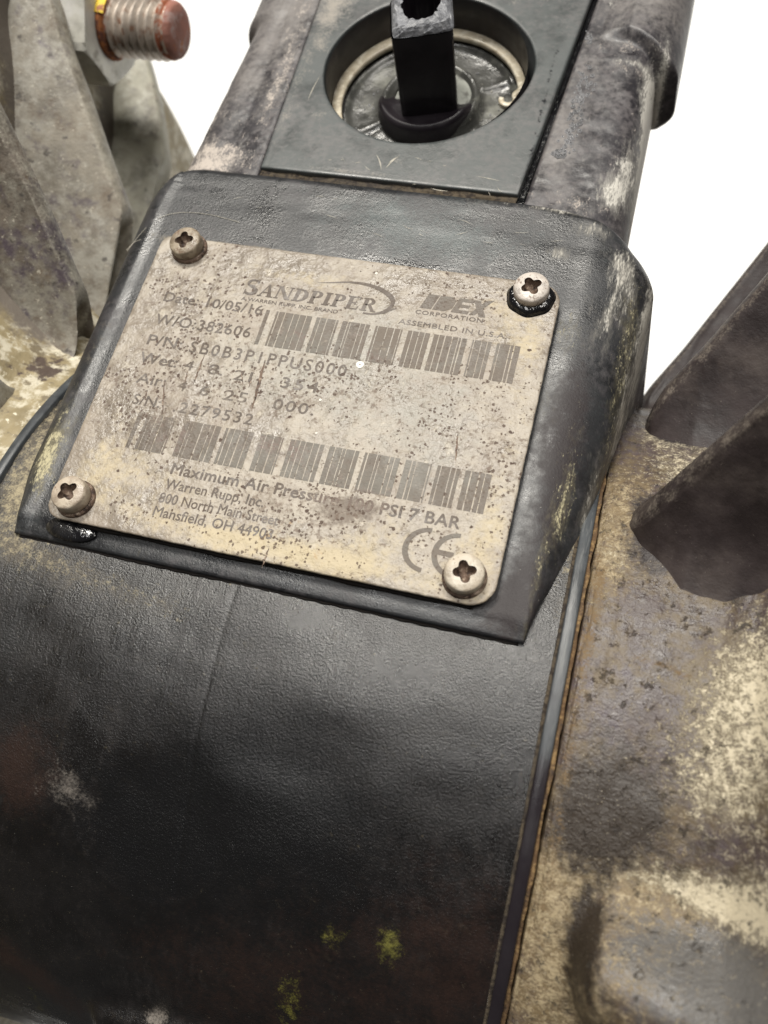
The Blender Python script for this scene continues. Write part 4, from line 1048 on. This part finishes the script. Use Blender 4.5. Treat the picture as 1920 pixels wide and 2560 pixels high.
# long dark scratches and small pale specks on the plate
def scratch(u0, v0, u1, v1, wd):
    a_ = P(u0, v0)[:2]; b_ = P(u1, v1)[:2]; n = 14; pa = [a_ + (b_-a_)*q + np.array([0.06*math.sin(q*19), 0]) for q in np.linspace(0, 1, n)]
    return ribbon(pa, [wd*max(0.15, math.sin(math.pi*(0.08 + 0.88*q)))*(0.8+0.4*random.random()) for q in np.linspace(0, 1, n)])
sc = scratch(511, 888, 483, 962, .35) + scratch(663, 900, 629, 1028, .6) + scratch(412, 948, 405, 1045, .3) + scratch(368, 975, 362, 1000, .3) + scratch(1144, 1085, 1139, 1155, .35) + \
     scratch(672, 1370, 655, 1420, .3) + scratch(604, 930, 607, 965, .2) + scratch(630, 945, 622, 970, .25) + scratch(470, 925, 462, 960, .2)
V, F = strokes_to_mesh(sc); flatmesh('scratches', V, F, M_recess, z=0.06)['kind'] = 'stuff'
for (u, v, r) in ((900, 912, .8), (801, 1000, .26), (791, 1083, .22), (941, 684, .28)):
    c = P(u, v); n = 16
    V, F = [], []
    ring = [(c[0] + r*(1+.1*math.sin(3*t))*math.cos(t), c[1] + r*math.sin(t)) for t in np.linspace(0, 2*math.pi, n, endpoint=False)]
    ri = [(c[0] + r*.22*math.cos(t), c[1] + r*.22*math.sin(t)) for t in np.linspace(0, 2*math.pi, n, endpoint=False)]
    V = ring + ri; F = [[i, (i+1) % n, n+(i+1) % n, n+i] for i in range(n)]
    flatmesh('paint_speck', V, F, M_speck, z=0.08)

# ---- screws
def screw_meshes():
    prof = [(3.9, 0.0), (4.15, 0.25), (4.2, 1.2), (4.15, 2.2), (3.98, 2.52), (3.7, 2.68), (3.0, 2.78)]
    n = 72; a = np.linspace(0, 2*np.pi, n, endpoint=False)
    rows = list(lathe_pts(prof, n))
    rr_ = 1.86 + 0.40*np.cos(4*a) - 0.06*np.cos(8*a) + 0.05*np.sin(3*a+1)
    q = np.stack([rr_*np.cos(a)*1.12, rr_*np.sin(a)*1.12, np.full(n, 2.86)], -1)
    rows.append((rows[-1]*0.5 + q*0.5) + np.array([0, 0, 0.04])); rows.append(q)
    head = mesh_of(np.array(rows).reshape(-1, 3), [f for f in grid_faces(len(rows), n, closev=True)], None, 'screw')
    rows2 = [q, q*np.array([.97, .97, 1]) - np.array([0, 0, .35]), q*np.array([.85, .85, 1]) - np.array([0, 0, 1.3])]
    c = q*np.array([.35, .35, 0]) + np.array([0, 0, 0.9]); rows2.append(c); rows2.append(c*np.array([.02, .02, 1]) - np.array([0, 0, .3]))
    rec = mesh_of(np.array(rows2).reshape(-1, 3), grid_faces(len(rows2), n, closev=True), None, 'recess')
    return head, rec
head, rec = screw_meshes()
head.materials.append(M_screws[0]); rec.materials.append(M_recess)
for me in (head, rec):
    for p_ in me.polygons: p_.use_smooth = True
SCRK = 0.85
SCR = [(-36.6, 31.3, 0.55, 12, (3, -4), 'screw at the top left of the nameplate, hex-like recess filled with dirt'),
       (38.2, 30.9, 0.75, 35, (1, -2), 'screw at the top right of the nameplate, sitting in black oil'),
       (-38.5, -29.9, 0.65, 50, (-3, -2), 'screw at the bottom left of the nameplate'),
       (38.2, -29.7, 0.70, 20, (1, 3), 'cleanest pale screw, at the bottom right of the nameplate')]
for i, (x, y, z, rot, tilt, lab) in enumerate(SCR):
    o = bpy.data.objects.new('screw', head); r_ = bpy.data.objects.new('recess', rec)
    if i: o.material_slots[0].link = 'OBJECT'; o.material_slots[0].material = M_screws[i]
    col.objects.link(o); col.objects.link(r_); under(o); r_.parent = o
    o.location = (x*S, y*S, z*S); o.scale = (SCRK, SCRK, (1.0, 0.92, 1.05, 0.95)[i]); o.rotation_euler = (math.radians(tilt[0]), math.radians(tilt[1]), math.radians(rot)); o['label'] = lab
    k = 0.96
    # washer-like seat under the head
    pr_ = lathe_pts([(3.3, 0.9), (3.8, 0.8), (3.95, 0.4), (4.0, 0.02)], 48, (0, 0, 0)) + np.array([x, y, 0.0])
    if i == 1:
        pr_ = lathe_pts([(3.4, 1.3), (4.1, 1.2), (4.55, 0.7), (4.65, 0.25), (4.9, 0.03)], 60, (0, 0, 0))
        an = np.arctan2(pr_[..., 1], pr_[..., 0]); kk = 1 - 0.14*np.cos(an + math.pi/2 + math.pi)*0 - 0.13*np.clip(np.sin(an), 0, 1) + 0.025*np.sin(an*7)
        pr_[..., 0] *= kk; pr_[..., 1] *= kk; pr_ += np.array([x, y-0.25, 0])
        grid('oil_ring', pr_, M_oil, pump, closev=True)
    else:
        grid('screw_shank', pr_, M_recess, pump, closev=True)
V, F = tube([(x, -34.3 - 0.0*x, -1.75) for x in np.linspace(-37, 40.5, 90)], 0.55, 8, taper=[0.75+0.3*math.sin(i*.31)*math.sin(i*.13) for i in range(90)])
link('under_plate_shade', mesh_of(V, F), M_gap, pump)  # dark tube standing in for the shade gap under the plate's lower edge
# oily smear by the bottom-left screw
pr_ = lathe_pts([(0.01, 0.35), (1.6, 0.3), (2.2, 0.05), (2.4, -0.3)], 30, (0, 0, 0)); pr_[..., 0] *= 2.3; pr_ += np.array([-38.4, -35.4, -1.9])
grid('oil_smear', pr_, M_oil, pump, closev=True)

# pale scuffs on the panel and the block
def scuffs(name, segs, z, m):
    polys = []
    for (u0, v0, u1, v1, wd) in segs:
        a_ = P(u0, v0, z)[:2]; b_ = P(u1, v1, z)[:2]; n_ = 10; nn_ = np.array([-(b_-a_)[1], (b_-a_)[0]])*random.uniform(-.08, .08)
        pa = [a_ + (b_-a_)*q + nn_*math.sin(math.pi*q) for q in np.linspace(0, 1, n_)]
        polys += ribbon(pa, [wd*max(0.1, math.sin(math.pi*q))*random.uniform(.6, 1.2) for q in np.linspace(0, 1, n_)])
    V, F = strokes_to_mesh(polys)
    o = link(name, mesh_of([(v[0], v[1], z + 0.003*(k//4 % 5)) for k, v in enumerate(V)], F), m, pump, False); o['kind'] = 'stuff'
segs = [(940, 385, 953, 425, .22), (965, 420, 1000, 388, .25), (972, 408, 996, 392, .3), (770, 250, 800, 190, .2), (1075, 470, 1120, 478, .15), (1190, 440, 1250, 452, .14)]
for _ in range(14):
    u, v = random.uniform(780, 1250), random.uniform(390, 480); a0 = random.uniform(-.5, 1.2); L0 = random.uniform(6, 22)
    segs.append((u, v, u + L0*math.cos(a0), v + L0*math.sin(a0), random.uniform(.06, .12)))
scuffs('scuffs', segs, -2.66, M_hair)
segs = []
for _ in range(16):
    u, v = random.uniform(450, 1400), random.uniform(470, 560) ; a0 = random.uniform(-.3, .6); L0 = random.uniform(8, 40); v += (u-420)*0.11 - 20
    if v > 590 + (u-420)*0.13: continue
    segs.append((u, v, u + L0*math.cos(a0), v + L0*math.sin(a0), random.uniform(.05, .10)))
scuffs('scuffs', segs, -2.22, M_hair)

# ------------------------------------------------------------------ small loose things
def drops(name, spots, zf, label, cat):
    V = []; F = []
    for (x, y, r) in spots:
        b = len(V); z = zf(x, y); n = 8
        for k, (f, h) in enumerate(((1, -.05), (.85, .35), (.45, .55))):
            for t in np.linspace(0, 2*math.pi, n, endpoint=False): V.append((x + r*f*math.cos(t), y + r*f*math.sin(t)*1.25, z + r*h))
        V.append((x, y, z + r*.62))
        F += grid_faces(3, n, closev=True, off=b); F += [[b+2*n+i, b+2*n+(i+1) % n, b+3*n] for i in range(n)]
    o = link(name, mesh_of(V, F), M_drop, None); o['kind'] = 'stuff'; o['label'] = label; o['category'] = cat
sp = []
for i in range(150):
    q = random.random(); u = 1470 - 55*q + random.gauss(0, 10); v = 190 + 190*q + random.gauss(0, 16)
    if i < 12: u, v = 1475 + random.gauss(0, 5), 95 + random.gauss(0, 14)
    c = P(u, v, -3.4); sp.append((c[0], c[1], random.choice([.2, .3, .4, .55])))
for i in range(9):
    c = P(1400 + random.gauss(0, 9), 385 + random.gauss(0, 6), -3.4); sp.append((c[0], c[1], .5))
drops('oil_droplets', sp, lambda x, y: -3.45, 'glistening oily droplets on the flat strip right of the valve opening', 'droplets')
sp = []
for i in range(60):
    t = random.uniform(0, 2*math.pi); r = random.uniform(14, 21); sp.append((1.2 + r*math.cos(t), 94 + r*math.sin(t), random.choice([.15, .2, .3])))
drops('water_droplets', sp, lambda x, y: -15.0, 'wet beads on the dark piston inside the round opening', 'droplets')

def smooth_path(px, z):
    p = np.array([P(u, v, z) for u, v in px]); t = np.arange(len(p)); tt = np.linspace(0, len(p)-1, 50)
    q = np.stack([np.interp(tt, t, p[:, k]) for k in range(3)], -1)
    for _ in range(30): q[1:-1] = (q[:-2] + 2*q[1:-1] + q[2:])/4
    return q
# fibres caught on the block and under the plate's lower edge
V, F = tube(smooth_path(((318, 628), (345, 590), (385, 548), (440, 528), (520, 533), (600, 556)), -2.15), 0.045, 5)
o = link('fibre', mesh_of(V, F), M_hair); o['label'] = 'thin pale fibre curving over the top left corner of the black block'; o['category'] = 'fibre'
V, F = tube(smooth_path(((316, 625), (335, 605), (360, 596), (378, 596)), -2.15), 0.045, 5)
o = link('fibre', mesh_of(V, F), M_hair); o['label'] = 'short pale fibre beside the top left screw, at the block edge'; o['category'] = 'fibre'
c = np.array([-73.0, 7.5, zb(7.5) + 1.0])
V, F = tube([c + np.array([-1.8, 1.2, 0.2]), c, c + np.array([2.0, -1.6, 0])], 0.5, 6)
o = link('splinter', mesh_of(V, F), M_red); o['label'] = 'tiny dark red splinter lying on the beige casing under the left rib'; o['category'] = 'splinter'
